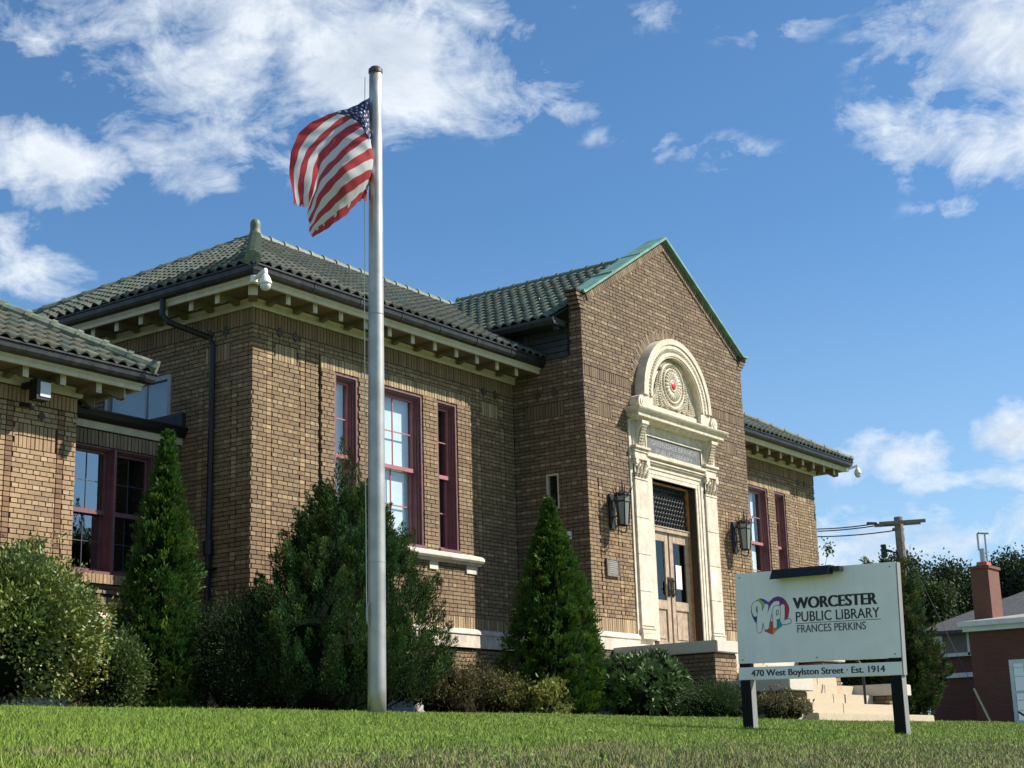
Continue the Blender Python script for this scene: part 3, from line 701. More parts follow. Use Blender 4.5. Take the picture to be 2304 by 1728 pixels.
# dark clad side of the gable roof above the main roof, its gutter
cl = B()
for i in range(6): cl.box(6.60-.01*(i % 2), 6.66, -1.25, .9, 6.4+.11*i, 6.4+.11*(i+1)-.012)
cl.box(6.56, 6.64, -.42, -.34, 6.4, 7.05); cl.obj('clad_panel', 'cladding', lib)
B().sweep([(6.62, .35), (6.62, -1.25)], [(0, 6.93), (.40, 6.93), (.45, 7.0), (.45, 7.05), (.38, 7.05), (0, 7.03)]).obj('gutter', 'cladding', lib)
B().box(6.36, 6.44, -1.20, -1.12, 6.86, 7.06).obj('gutter_outlet', 'cladding', lib)
# link: flat roof edge
B().sweep([(-2.33, CY), (.0, CY)], [(0, 4.165), (.03, 4.165), (.035, 4.27), (0, 4.27)]).obj('fascia', 'cream', lib)
B().sweep([(-2.36, CY), (.02, CY)], [(.02, 4.272), (.07, 4.272), (.10, 4.29), (.12, 4.33), (.14, 4.395), (.15, 4.40), (.15, 4.425), (.10, 4.425), (.02, 4.40)]).obj('gutter', 'black_metal', lib)
B().box(-2.36, 0, 1.5, 3.2, 4.28, 4.34).obj('link_roof', 'cladding', lib); B().box(-.09, -.005, 1.40, 3.2, 4.36, 4.66).obj('flashing', 'cladding', lib); B().box(-2.36, -2.29, 1.42, 2.6, 4.3, 4.60).obj('flashing', 'cladding', lib)
# downspout on the side wall
dsp = B().tube([(-.66, 1.25, 6.33), (-.66, 1.25, 6.05), (-.60, 1.18, 5.93), (-.12, .80, 5.72), (-.075, .77, 5.60), (-.075, .77, 5.2), (-.075, .80, .2)], .046, 10)
dsp.tube([(-.075, .79, 2.62), (-.075, .79, 2.42)], .075, 12).obj('downspout', 'black_metal', lib)
B().box(-.13, 0, .68, .90, 2.20, 2.23).obj('downspout_bracket', 'black_metal', lib)

# ---- water table and sills (limestone)
WTP = [(0, WT0), (.055, WT0), (.055, 1.452), (.075, 1.462), (.07, 1.50), (.045, 1.535), (.012, WT1), (0, WT1)]
B().sweep([(0, 3), (0, 0), (1.457, 0), (1.457, -.04), (5.29, -.04), (5.29, 0), (G1, 0)], WTP).obj('water_table', 'stone', lib)
B().sweep([(G1, 0), (G1, -GP), (8.07, -GP)], [(o_, z-.05) for o_, z in WTP]).obj('water_table', 'stone', lib)
B().sweep([(11.32, -GP), (G2, -GP), (G2, 0)], [(o_, z-.05) for o_, z in WTP]).obj('water_table', 'stone', lib)
B().sweep([(G2, 0), (14.1, 0), (14.1, -.04), (17.95, -.04), (17.95, 0), (L, 0), (L, 3)], WTP).obj('water_table', 'stone', lib)
B().sweep([(-7, LWY), (LWX, LWY), (LWX, CY), (0, CY)], WTP).obj('water_table', 'stone', lib)
B().box(0, 6.6, -.075, -.03, -.3, .33).box(-7, LWX, LWY-.075, LWY-.03, -.3, .33).box(-.075, -.03, -.07, 1.5, -.3, .33).box(G1-.075, G1-.03, -1.5, 0, -.3, .33).box(G1-.07, 7.2, -GP-.075, -GP-.03, -.3, .33).obj('foundation', 'granite', lib)
def sill(x0, x1, y=-.04):
    s_ = B().sweep([(x0, y), (x1, y)], [(0, 2.62), (.06, 2.62), (.075, 2.65), (.125, 2.665), (.15, 2.70), (.145, 2.735), (.115, 2.77), (.03, 2.80), (-.15, 2.80), (-.15, 2.62)]).obj('stone_sill', 'stone', lib)
    for a in (x0+.06, x1-.36):
        B().box(a, a+.30, y-.028, y, 2.485, 2.618).obj('sill_block', 'stone', s_)
    B().box((x0+x1)/2-.9, (x0+x1)/2-.68, y-.028, y, 2.485, 2.618).box((x0+x1)/2+.68, (x0+x1)/2+.9, y-.028, y, 2.485, 2.618).obj('sill_block', 'stone', s_)
sill(1.32, 5.40); sill(14.0, 18.08)

# ================================================================== WINDOWS
def window(O, A, Inw, u0, u1, z0, z1, cols=2, rows=(1, 1), rail=4.105, blind=None, name='window', off=0.0, glass='glass', sashes=True, depth=.19, room='dark_room', mun=.018, k=1.0, mmat='maroon_light', smat='maroon_light'):
    """frame (the part) with mouldings; sash, muntin, pane, blind are its sub-parts.  d = metres inward of the brick face"""
    def nb(): return B(O, A, Inw)
    d0 = off
    f = nb(); f.ring(u0, u1, z0, z1, .045*k, d0+.02, d0+.30); f.ring(u0+.045*k, u1-.045*k, z0+.03, z1-.045*k, .030*k, d0+.055, d0+.29); f.ring(u0+.075*k, u1-.075*k, z0+.05, z1-.075*k, .022*k, d0+.09, d0+.28)
    f.box(u0-.01, u1+.01, d0-.035, d0+.05, z0, z0+.05)
    win = f.obj(name, 'maroon', lib)
    a, b = u0+.097*k, u1-.097*k; zb, zt = z0+.075, z1-.097*k; dp = d0+.135
    s_ = nb()
    if sashes:
        s_.ring(a, b, rail-.02, zt, .035, dp, dp+.05); s_.ring(a, b, zb, rail+.025, .035, dp+.05, dp+.09); s_.box(a, b, dp-.012, dp+.05, rail-.035, rail+.03)
        spans = [(rail, zt, dp+.02), (zb, rail, dp+.07)]
    else:
        s_.ring(a, b, zb, zt, .035, dp, dp+.05); spans = [(zb, zt, dp+.02)]
    s_.obj('sash', smat, win)
    for (p, q, dd) in spans:
        m_ = nb(); n_r = 2
        for i in range(1, cols): x = a+(b-a)*i/cols; m_.box(x-mun/2, x+mun/2, dd-.006, dd+.012, p, q)
        zz_ = (p+q)/2; m_.box(a, b, dd-.004, dd+.010, zz_-mun/2, zz_+mun/2); m_.obj('muntin', mmat, win)
        for i in range(cols):
            for j in range(2):
                xa, xb = a+(b-a)*i/cols, a+(b-a)*(i+1)/cols; za, zb_ = (p, zz_) if j == 0 else (zz_, q)
                nb().add([(xa, dd+.004, za), (xb, dd+.004, za), (xb, dd+.004, zb_), (xa, dd+.004, zb_)], [(0, 1, 2, 3)]).obj('pane', glass, win)
    nb().box(u0, u0+.01, d0+.30, d0+1.2, z0, z1).box(u1-.01, u1, d0+.30, d0+1.2, z0, z1).box(u0, u1, d0+1.19, d0+1.2, z0, z1).box(u0, u1, d0+.3, d0+1.2, z0-.01, z0).box(u0, u1, d0+.3, d0+1.2, z1, z1+.01).obj('room_recess', room, win)
    if blind:
        for (xa, xb, za, zb2, dd) in blind: nb().box(u0+.05+(u1-u0-.1)*xa, u0+.05+(u1-u0-.1)*xb, d0+dd, d0+dd+.004, z0+(z1-z0)*za, z0+(z1-z0)*zb2).obj('blind', 'blind', win)
    return win
mat('grey_dark', (.06, .07, .08), .5)
X1, YI = (1, 0, 0), (0, 1, 0)
for k, (a, b) in enumerate(wins_l):
    bl = [[(0, 1, 0, 1, .26)], [(0, 1, .02, .98, .26)], [(0, .22, .3, 1, .24)]][k]
    window((0, -.04, 0), X1, YI, a, b, W_Z0, W_Z1, 2 if k == 1 else 1, blind=bl, room='room' if k < 2 else 'dark_room')
for k, (a, b) in enumerate(wins_r):
    window((12.76, -.04, 0), X1, YI, a, b, W_Z0, W_Z1, 2 if k == 1 else 1, blind=[(0, .78, 0, 1, .245)] if k == 1 else [(0, .40, 0, 1, .245)])
lwn = window((0, CY, 0), X1, YI, -2.02, -1.265, 2.08, 3.925, 2, rail=3.0, glass='glass_sky', mun=.009, k=.42, mmat='grey_dark', smat='maroon')  # both link sashes in darker maroon: the link's shade put into the colour
lw2 = window((0, CY, 0), X1, YI, -1.262, -.50, 2.08, 3.925, 2, rail=3.0, room='room', glass='glass_dark', mun=.009, k=.42, mmat='grey_dark', smat='maroon')
B().box(-1.285, -1.24, CY-.02, CY+.02, 2.1, 3.92).obj('mullion', 'maroon', lib)
# lettering and hearts on the inside of the link window
text('window_lettering', 'WORCESTER', .105, frame4((-1.36, CY+.225, 3.205), (1, 0, 0), (0, 0, 1), (0, -1, 0)), 'black_metal', lw2, bold=.004, width=.62)
text('window_lettering', 'PUBLIC LIBRARY', .08, frame4((-1.36, CY+.225, 3.10), (1, 0, 0), (0, 0, 1), (0, -1, 0)), 'black_metal', lw2, width=.60)
def heart_pts(s_=1.0, n=36):
    pts = []
    for i in range(n):
        t = 2*math.pi*i/n; x = 16*math.sin(t)**3; y = 13*math.cos(t)-5*math.cos(2*t)-2*math.cos(3*t)-math.cos(4*t); pts.append((x/17*s_, y/17*s_))
    return pts
HC = [(.10, .035, .05), (.12, .03, .03), (.03, .09, .10), (.10, .09, .02), (.05, .03, .09), (.02, .05, .10)]
for i, (hx, hz_) in enumerate(((-1.08, 3.47), (-.90, 3.49), (-.74, 3.46), (-.72, 3.28), (-.73, 3.08), (-1.14, 2.82), (-1.02, 2.70), (-.86, 2.76), (-1.10, 2.44), (-1.45, 3.38), (-1.50, 3.17), (-1.55, 2.62))):
    mat('heart_%d' % (i % 6), [q_*.45 for q_ in HC[i % 6]], .8)
    B((hx, CY+.225, hz_), (1, 0, 0), (0, 1, 0)).prism(heart_pts(.062), 0, .003).obj('heart_sticker', 'heart_%d' % (i % 6), lw2 if hx > -1.26 else lwn)
# clerestory on the side wall
cw = B((0, 7.1, 0), (0, -1, 0), (1, 0, 0)); a, b = S(3.28), S(1.75); cw.ring(a, b, 4.3, 5.335, .07, -.02, .10); cw.box(b-.60, b-.57, .01, .05, 4.35, 5.28)
mat('grey_frame', (.30, .32, .33), .5)
cw = cw.obj('clerestory_window', 'grey_frame', lib)
for p, q in ((b-.57, b-.06), (b-1.2, b-.60), (a+.05, b-1.2)): B((0, 7.1, 0), (0, -1, 0), (1, 0, 0)).add([(p, .03, 4.35), (q, .03, 4.35), (q, .03, 5.28), (p, .03, 5.28)], [(0, 1, 2, 3)]).obj('pane', 'glass', cw)
B((0, 7.1, 0), (0, -1, 0), (1, 0, 0)).box(a, b, .12, .13, 4.2, 5.34).obj('room_recess', 'grey_backing', cw)  # grey panel added behind the panes; a wall's reflection put into its colour
# slit window in the gable's side, conduit beside it
q_ = B((G1, 0, 0), (0, -1, 0), (1, 0, 0)); q_.ring(.66, .93, 3.68, 4.32, .035, .01, .10); q_ = q_.obj('slit_window', 'cream', lib)
B((G1, 0, 0), (0, -1, 0), (1, 0, 0)).add([(.69, .06, 3.7), (.9, .06, 3.7), (.9, .06, 4.3), (.69, .06, 4.3)], [(0, 1, 2, 3)]).obj('pane', 'glass_dark', q_)
B((G1, 0, 0), (0, -1, 0), (1, 0, 0)).box(.66, .93, .28, .29, 3.6, 4.4).obj('room_recess', 'dark_room', q_)
B().tube([(G1-.03, -1.12, .3), (G1-.03, -1.12, 3.12)], .016, 8).obj('conduit', 'white', lib); B().box(G1-.07, G1-.003, -1.17, -1.08, 3.1, 3.24).obj('conduit_box', 'white', lib)

# ================================================================== DOORWAY
DX = 9.69; YW = -GP
def mb(): return B((DX, YW, 0), (1, 0, 0), (0, -1, 0))        # a from centre, b = metres out from the brick face
PI0, PO = 1.10, 1.545
bk = mb()
for s_ in (-1, 1):
    a0, a1 = sorted((s_*(PI0-.02), s_*(PO+.085))); bk.box(a0, a1, -.05, .022, 1.3, 5.44)
bk.box(-1.12, 1.12, -.05, .005, 4.445, 5.44); bk.obj('surround_backing', 'stone', lib)
for s_ in (-1, 1):
    a0, a1 = sorted((s_*(PI0+.0), s_*PO)); w0, w1 = a0+.0, a1-.0
    # shaft in stone blocks with fine joints
    zs_ = [1.66, 2.28, 2.95, 3.62, 4.33]
    pil = mb().box(w0+.02, w1-.02, 0, .045, 1.6, 5.42).obj('pilaster', 'stone', lib)
    for i in range(4): mb().box(w0, w1, .02, .062, zs_[i]+.004, zs_[i+1]-.004).obj('stone_block', 'stone', pil, bevel=.004)
    mb().box(w0-.03, w1+.03, 0, .10, 1.42, 1.52).box(w0-.015, w1+.015, 0, .082, 1.52, 1.60).box(w0-.02, w1+.02, 0, .088, 1.60, 1.63).obj('base', 'stone', pil, bevel=.008)
    cap = mb().box(w0-.01, w1+.01, 0, .075, 4.33, 4.36).box(w0+.02, w1-.02, 0, .055, 4.36, 4.66).box(w0-.03, w1+.03, 0, .11, 4.70, 4.755)
    # acanthus leaves and volutes of the capital
    for row, (zc, n_) in enumerate(((4.40, 4), (4.52, 3))):
        for i in range(n_):
            x = w0+.05+(w1-w0-.10)*(i+.5*(row))/(n_-1+.5*row*0+(1 if row else 0)) if n_ > 1 else (w0+w1)/2
            for t in range(5):
                r_ = .042-.006*t; cap.lathe((x, .065+.012*t, zc+.03*t), [(0, -.03), (r_, 0), (0, .035)], 6)
    for x in (w0+.03, w1-.03): cap.tube([(x, .03, 4.655), (x, .12, 4.655)], .058, 12)
    cap.obj('capital', 'stone', pil, smooth=False)
    # entablature block, acanthus bracket above
    mb().box(w0-.0, w1+.0, 0, .085, 4.76, 4.84).box(w0-.02, w1+.02, 0, .105, 4.84, 4.90).box(w0-.05, w1+.05, 0, .14, 4.90, 4.95).obj('entablature_block', 'stone', pil, bevel=.006)
    br = mb().box(w0+.05, w1-.07, 0, .06, 4.95, 5.42)
    n = 10
    prof = [(.06, 4.96), (.075, 5.0), (.085, 5.08), (.10, 5.18), (.14, 5.27), (.19, 5.33), (.22, 5.36), (.22, 5.42), (.0, 5.42), (.0, 4.96)]
    br.add([(w0+.09, o_, z) for o_, z in prof]+[(w1-.11, o_, z) for o_, z in prof], [tuple(range(n)), tuple(range(2*n-1, n-1, -1))]+[(i, (i+1) % n, (i+1) % n+n, i+n) for i in range(n)])
    for i in range(7):
        for dx in (-.07, 0, .07): br.lathe(((w0+w1)/2-.01+dx*(1-.05*i), .10+.014*i, 5.0+.052*i), [(0, -.03), (.028, 0), (0, .035)], 6)
    br.obj('acanthus_bracket', 'stone', pil)
# architrave round the door
ar = mb()
for (i0, i1, o_) in ((.825, .90, .0), (.90, .985, .012), (.985, 1.075, .028)):
    ar.box(-i1, -i0, -.30, o_, 1.42, 4.44+(i0-.825)); ar.box(i0, i1, -.30, o_, 1.42, 4.44+(i0-.825)); ar.box(-i1, i1, -.30, o_, 4.44+(i0-.825), 4.44+(i1-.825))
ar.box(-1.09, 1.09, -.05, .065, 4.685, 4.72).box(-1.12, 1.12, -.05, .09, 4.72, 4.75).obj('architrave', 'stone', lib, bevel=.004)
mb().box(-1.13, 1.13, -.04, .105, 4.80, 4.86).obj('tablet_ledge', 'stone', lib, bevel=.008)
tb = mb().box(-1.035, 1.035, -.03, .025, 4.875, 5.215).obj('inscribed_tablet', 'slate', lib)
mb().ring(-1.075, 1.075, 4.862, 5.255, .04, -.02, .05).obj('tablet_frame', 'stone', tb, bevel=.004)
for s_, z, wd in (('GREENDALE BRANCH', 5.065, 1.72), ('PUBLIC LIBRARY', 4.915, 1.40)):
    text('inscription', s_, .135, frame4((DX-wd/2, YW-.026, z), (1, 0, 0), (0, 0, 1), (0, -1, 0)), 'slate_letter', tb, width=wd, bold=-.001)
mb().box(-1.10, 1.10, 0, .04, 5.26, 5.42).obj('frieze_panel', 'stone', lib)
co = B().sweep([(DX-1.50, YW+.02), (DX-1.50, YW-.12), (DX+1.50, YW-.12), (DX+1.50, YW+.02)], [(-.2, 5.42), (.03, 5.42), (.04, 5.45), (.055, 5.46), (.06, 5.475), (.135, 5.482), (.14, 5.555), (.16, 5.565), (.20, 5.60), (.215, 5.625), (.215, 5.645), (-.2, 5.66)])
co = co.obj('cornice', 'stone', lib)
dn = mb()
for i in range(46): x = -1.46+i*.0649; dn.box(x, x+.036, .12, .155, 5.425, 5.455)
tag(dn.obj('dentils', 'stone', co), kind='stuff')
# arch
ACZ = 5.95
def arcband(b, r0, r1, o0, o1, a0=0, a1=180, n=48):
    k = len(b.v); 
    for i in range(n+1):
        a = R(a0+(a1-a0)*i/n); c, s_ = math.cos(a), math.sin(a)
        for r_, o_ in ((r0, o0), (r1, o0), (r1, o1), (r0, o1)): b.v.append(b.P(r_*c, o_, ACZ+r_*s_))
    for i in range(n):
        for j in range(4): b.f.append((k+i*4+j, k+i*4+(j+1) % 4, k+(i+1)*4+(j+1) % 4, k+(i+1)*4+j))
    b.f.append((k, k+1, k+2, k+3)); e = k+n*4; b.f.append((e+3, e+2, e+1, e))
arch = mb(); arcband(arch, 1.18, 1.29, -.02, .205); arcband(arch, 1.10, 1.185, -.02, .185); arcband(arch, 1.02, 1.10, -.02, .165); arcband(arch, .955, 1.02, -.02, .19); arcband(arch, .925, .955, -.02, .175)
for s_ in (-1, 1):
    x0, x1 = sorted((s_*.925, s_*1.29)); arch.box(x0, x1, -.02, .16, 5.655, ACZ)
arch = arch.obj('arch', 'stone', lib)
orn = mb()
for i in range(46):
    a = R(3+174*i/45); orn.lathe((1.06*math.cos(a), .17, ACZ+1.06*math.sin(a)-.0), [(0, -.035), (.026, -.01), (.03, .01), (0, .04)], 6)
tag(orn.obj('carved_band', 'stone', arch), kind='stuff')
for s_ in (-1, 1):
    sc_ = mb().tube([(s_*1.385, -.01, 5.785), (s_*1.385, .20, 5.785)], .125, 20).tube([(s_*1.385, .19, 5.785), (s_*1.385, .215, 5.785)], .075, 14).tube([(s_*1.385, .2, 5.785), (s_*1.385, .225, 5.785)], .03, 10)
    sc_.obj('scroll', 'stone', arch)
n = 40; poly = [(-.93, 5.655)]+[(-.93*math.cos(math.pi*i/n), ACZ+.93*math.sin(math.pi*i/n)) for i in range(n+1)]+[(.93, 5.655)]
ty = mb().prism(poly, -.05, .022).obj('tympanum', 'stone', lib)
mb().box(-.925, .925, .03, .085, 5.656, 5.83).obj('tympanum_plinth', 'stone', ty, bevel=.006)
MZ = 6.34
def ringt(r_, t, o_, cz=MZ, n=40, squash=1.0):
    b = mb(); pts = [(r_*math.cos(2*math.pi*i/n), o_, cz+squash*r_*math.sin(2*math.pi*i/n)) for i in range(n+1)]
    return b.tube(pts, t, 8, False)
ringt(.435, .03, .06).obj('wreath_ring', 'stone', ty, smooth=True); ringt(.33, .022, .07).obj('rosette_ring', 'stone', ty, smooth=True)
bd = mb()
for i in range(40): a = 2*math.pi*i/40; bd.lathe((.383*math.cos(a), .065, MZ+.383*math.sin(a)), [(0, -.02), (.02, 0), (0, .02)], 6)
tag(bd.obj('wreath_beads', 'stone', ty), kind='stuff')
pe = mb(); NPet = 22
for i in range(NPet):
    a = 2*math.pi*i/NPet; ca, sa = math.cos(a), math.sin(a)
    pts = [(ca*r_, .055+.03*math.sin(math.pi*(r_-.11)/.20), MZ+sa*r_) for r_ in (.11, .16, .22, .27, .30)]; pe.tube(pts, [.014, .026, .034, .036, .016], 8)
tag(pe.obj('petals', 'stone', ty, smooth=True), kind='stuff')
ringt(.105, .022, .085, n=24).obj('boss_ring', 'stone', ty, smooth=True)
b_ = mb(); b_.tube([(0, .04, MZ), (0, .09, MZ), (0, .115, MZ), (0, .125, MZ)], [.098, .095, .06, .005], 20); rb_ = b_.obj('red_boss', 'red', ty, smooth=True); rb_['label'] = 'shiny red round boss'
lf = mb()
random.seed(11)
def frond(x, z, ang, ln, sgn):
    p = Vector((x, z)); d = Vector((math.cos(ang), math.sin(ang))); cv = sgn*random.uniform(.12, .2)
    for i in range(10):
        t = i/9; r_ = .034*(1-.6*t)+.008
        lf.lathe((p.x, .055+.025*math.sin(3*t), p.y), [(0, -r_), (r_, 0), (0, r_*1.2)], 6)
        for s2 in (-1, 1):
            q = p+Vector((-d.y, d.x))*s2*.045*(1-.4*t); lf.lathe((q.x, .052, q.y), [(0, -r_*.8), (r_*.75, 0), (0, r_*.9)], 5)
        p = p+d*ln/10; c_, s3 = math.cos(cv*.5), math.sin(cv*.5); d = Vector((d.x*c_-d.y*s3, d.x*s3+d.y*c_))
for s_ in (-1, 1):
    for (x, z, a, ln) in ((.20, 5.90, 20, .55), (.42, 5.88, 50, .5), (.60, 5.87, 75, .45), (.72, 5.87, 95, .40), (.80, 5.88, 110, .30), (.45, 6.0, 80, .55), (.55, 6.2, 100, .45), (.40, 6.65, 130, .3)):
        aa = R(a) if s_ > 0 else R(180-a); frond(s_*x, z, aa, ln, s_)
tag(lf.obj('acanthus_carving', 'stone', ty), kind='stuff')
random.seed(21)
# doors
dY = -.20
def db(): return B((DX, YW, 0), (1, 0, 0), (0, -1, 0))
fr_ = db(); fr_.box(-.824, -.775, dY-.12, dY+.03, 1.2, 4.44).box(.775, .824, dY-.12, dY+.03, 1.2, 4.439).box(-.775, .775, dY-.12, dY+.02, 4.40, 4.439).obj('door_frame', 'wood_orange', lib)
db().box(-.775, .775, dY-.06, dY+.045, 3.50, 3.575).box(-.775, .775, dY-.06, dY+.06, 3.575, 3.60).obj('transom_bar', 'wood_door', lib, bevel=.005)
for s_ in (-1, 1):
    a0, a1 = (-.772, -.026) if s_ < 0 else (.026, .772)
    d_ = db(); d_.box(a0, a0+.13, dY-.05, dY, 1.2, 3.495).box(a1-.13, a1, dY-.05, dY, 1.2, 3.495).box(a0+.13, a1-.13, dY-.05, dY, 3.33, 3.495).box(a0+.13, a1-.13, dY-.05, dY, 2.05, 2.22).box(a0+.13, a1-.13, dY-.05, dY, 1.2, 1.44).box(a0+.13, a1-.13, dY-.05, dY-.028, 1.44, 2.05)
    d_ = d_.obj('door', 'wood_door', lib, bevel=.004)
    db().box(a0+.17, a1-.17, dY-.03, dY-.012, 1.50, 1.99).obj('door_panel', 'wood_door', d_, bevel=.01)
    db().add([(a0+.13, dY-.025, 2.22), (a1-.13, dY-.025, 2.22), (a1-.13, dY-.025, 3.33), (a0+.13, dY-.025, 3.33)], [(0, 1, 2, 3)]).obj('pane', 'glass_dark', d_)
    hx = s_*.075; h_ = db().tube([(hx, dY, 2.62), (hx, dY+.06, 2.58), (hx, dY+.06, 2.36), (hx, dY, 2.32)], .016, 8).box(hx-.04, hx+.04, dY, dY+.012, 2.30, 2.66).tube([(hx-.09, dY+.05, 2.44), (hx+.09, dY+.05, 2.44)], .013, 6)
    h_.obj('handle', 'iron', d_)
db().box(-.80, .80, dY-.9, dY-.85, 1.2, 4.44).box(-.82, -.80, dY-.9, dY-.12, 1.2, 4.4).box(.80, .82, dY-.9, dY-.12, 1.2, 4.4).obj('vestibule', 'dark_room', lib)
gr = db()
for row in range(9):
    for c_ in range(15):
        x = -.70+c_*.10+(0.05 if row % 2 else 0); z = 3.66+row*.088
        if abs(x) > .73: continue
        pts = [(x+.045*math.cos(2*math.pi*t/8), dY-.0, z+.055*math.sin(2*math.pi*t/8)) for t in range(9)]; gr.tube(pts, .009, 5, False)
        gr.tube([(x-.03, dY, z+.05), (x, dY+.006, z), (x+.03, dY, z+.05)], .007, 4, False)
gr = gr.obj('transom_grille', 'iron', lib)
db().add([(-.775, dY-.04, 3.6), (.775, dY-.04, 3.6), (.775, dY-.04, 4.4), (-.775, dY-.04, 4.4)], [(0, 1, 2, 3)]).obj('pane', 'glass_dark', gr)
# stairs
def slab(name, x0, x1, y0, y1, z0, z1, mt, parent, bev=.012): return B().box(x0, x1, y0, y1, z0, z1).obj(name, mt, parent, bevel=bev)
slab('landing', 8.0, 11.4, -3.05, -GP-.02, .6, 1.08, 'granite', lib)
for i, (ya, z) in enumerate(((-3.12, .895), (-3.44, .712), (-3.78, .535), (-4.13, .350), (-4.50, .165), (-4.86, -.02))):
    x0, x1 = (8.0, 11.4) if i < 5 else (7.55, 12.55)
    cuts = [x0, x0+(x1-x0)*(.36+.13*((i*7) % 4)), x1] if i != 5 else [x0, 10.9, x1]
    for j in range(len(cuts)-1):
        slab('step', cuts[j]+.003, cuts[j+1]-.003, ya-.35 if i < 5 else ya-.30, -1.7 if i < 5 else ya+.3, z-.20 if i < 5 else -.4, z, 'step_stone', lib)
for x0, x1 in ((7.16, 8.04), (11.36, 12.24)):
    slab('cheek_cap', x0, x1, -3.62, -GP-.03, 1.03, 1.225, 'granite', lib); slab('cheek_cap', x0, x1, -4.88, -3.60, .34, .545, 'granite', lib)
slab('cheek_base', 11.36, 12.26, -4.90, -1.6, -.4, -.02, 'granite', lib); slab('cheek_base', 7.14, 8.02, -4.90, -1.6, -.4, -.02, 'granite', lib)
rl = empty('handrail', (10.4, -4.6, .1), 'thin black pipe handrail standing on the stone steps', 'handrail')
B().tube([(10.4, -4.75, -.02), (10.4, -4.75, .80), (10.4, -4.68, .92), (10.4, -3.15, 1.85), (10.4, -3.0, 1.86), (10.4, -3.0, .9)], .024, 10).obj('rail', 'black_metal', rl)
B().lathe((10.4, -4.75, -.02), [(.05, 0), (.05, .012), (.03, .02)], 12).obj('base_flange', 'black_metal', rl)

# copper coping of the gable
cp = B((G1+GC, 0, 0), (1, 0, 0), (0, -1, 0))
y0, y1 = GP-.32, GP+.11
for s_ in (-1, 1):
    xe = s_*(GC+.02); xk = s_*(GC+(.20 if s_ > 0 else .03)); tz = .05
    poly = [(0, 9.335), (0, 9.335+tz*1.16), (xe*.985, 7.525+tz), (xk, 7.525+tz), (xk, 7.525), (xe*.985, 7.525)]
    cp.prism(poly if s_ > 0 else poly[::-1], y0, y1)
cp = cp.obj('coping', 'copper', lib)
for s_ in (-1, 1):
    for t in (.33, .68):
        x = s_*GC*t; z = 9.335-.587*abs(x)+.05; B((G1+GC, 0, 0), (1, 0, 0), (0, -1, 0)).prism([(x, z+.012), (x+s_*.03, z+.012-.018), (x+s_*.03, z-.03), (x, z-.01)], y0-.004, y1+.004).obj('coping_seam', 'copper', cp)
B().box(G1-.215, G1+.1, -GP-.06, -GP+.21, 7.525, 7.565).obj('kneeler_top', 'mortar', lib)

# ================================================================== FIXTURES ON THE BUILDING
def lantern(x, label):
    t = empty('wall_lantern', (x, YW, 3.6), label, 'lantern', 'black iron lanterns beside the library door')
    b = B((x, YW, 0), (1, 0, 0), (0, -1, 0))
    B((x, YW, 0), (1, 0, 0), (0, -1, 0)).box(-.10, .10, .01, .035, 3.32, 3.94).obj('back_plate', 'iron', t)
    a_ = B((x, YW, 0), (1, 0, 0), (0, -1, 0))
    for z in (3.82, 3.52): a_.tube([(0, .02, z), (0, .14, z+.02), (0, .18, z)], .012, 6)
    for s_ in (-1, 1): a_.tube([(s_*.07, .03, 3.9), (s_*.10, .08, 3.75), (s_*.06, .10, 3.6), (s_*.10, .07, 3.42), (s_*.07, .03, 3.33)], .010, 6)
    a_.obj('bracket', 'iron', t)
    cx, cy = 0, .25; n = 6
    fr2 = B((x, YW, 0), (1, 0, 0), (0, -1, 0)); gl = B((x, YW, 0), (1, 0, 0), (0, -1, 0))
    def hexp(r_, z): return [(cx+r_*math.cos(2*math.pi*i/n+.26), cy+r_*math.sin(2*math.pi*i/n+.26), z) for i in range(n)]
    top, mid, bot = hexp(.145, 3.90), hexp(.132, 3.78), hexp(.092, 3.36)
    for i in range(n):
        fr2.tube([top[i], mid[i], bot[i]], .012, 6); 
        for l_ in (top, mid, bot): fr2.tube([l_[i], l_[(i+1) % n]], .014, 6)
        o_ = Vector((top[i][0]-cx, top[i][1]-cy, 0)).normalized()
        fr2.tube([top[i], (top[i][0]+o_.x*.01, top[i][1]+o_.y*.01, 3.96), (top[i][0]+o_.x*.05, top[i][1]+o_.y*.05, 4.05)], [.014, .011, .003], 6)
        gl.add([top[i], top[(i+1) % n], mid[(i+1) % n], mid[i]], [(0, 1, 2, 3)]); gl.add([mid[i], mid[(i+1) % n], bot[(i+1) % n], bot[i]], [(0, 1, 2, 3)])
    fr2.lathe((cx, cy, 3.90), [(.15, -.03), (.15, .02), (.09, .06)], 6)
    fr2.tube([(cx, cy, 3.96), (cx, cy, 4.06), (cx, cy, 4.17)], [.02, .014, .004], 6)
    for i in range(3):
        a = 2*math.pi*i/3; fr2.tube([(cx+.10*math.cos(a), cy+.10*math.sin(a), 3.36), (cx+.10*math.cos(a), cy+.10*math.sin(a), 3.29), (cx+.05*math.cos(a), cy+.05*math.sin(a), 3.235), (cx, cy, 3.225)], .010, 6)
    fr2.obj('cage', 'iron', t); gl.obj('lantern_glass', 'frosted', t)
lantern(7.37, 'black iron wall lantern left of the library door, above the plaque')
lantern(11.99, 'black iron wall lantern right of the library door, above the sign')
pq = empty('bronze_plaque', (7.30, YW, 2.64), 'small square bronze plaque on the brick left of the door', 'plaque')
B((7.30, YW, 0), (1, 0, 0), (0, -1, 0)).box(-.20, .20, .012, .035, 2.475, 2.775).ring(-.205, .205, 2.47, 2.78, .02, .012, .045).obj('plate', 'bronze', pq)
ln_ = B((7.30, YW, 0), (1, 0, 0), (0, -1, 0))
for i in range(7): ww = (.10, .14, .12, .15, .11, .15, .13)[i]; ln_.box(-ww, ww, .034, .039, 2.735-.034*i, 2.747-.034*i)
ln_.obj('raised_lines', 'slate_letter', pq)
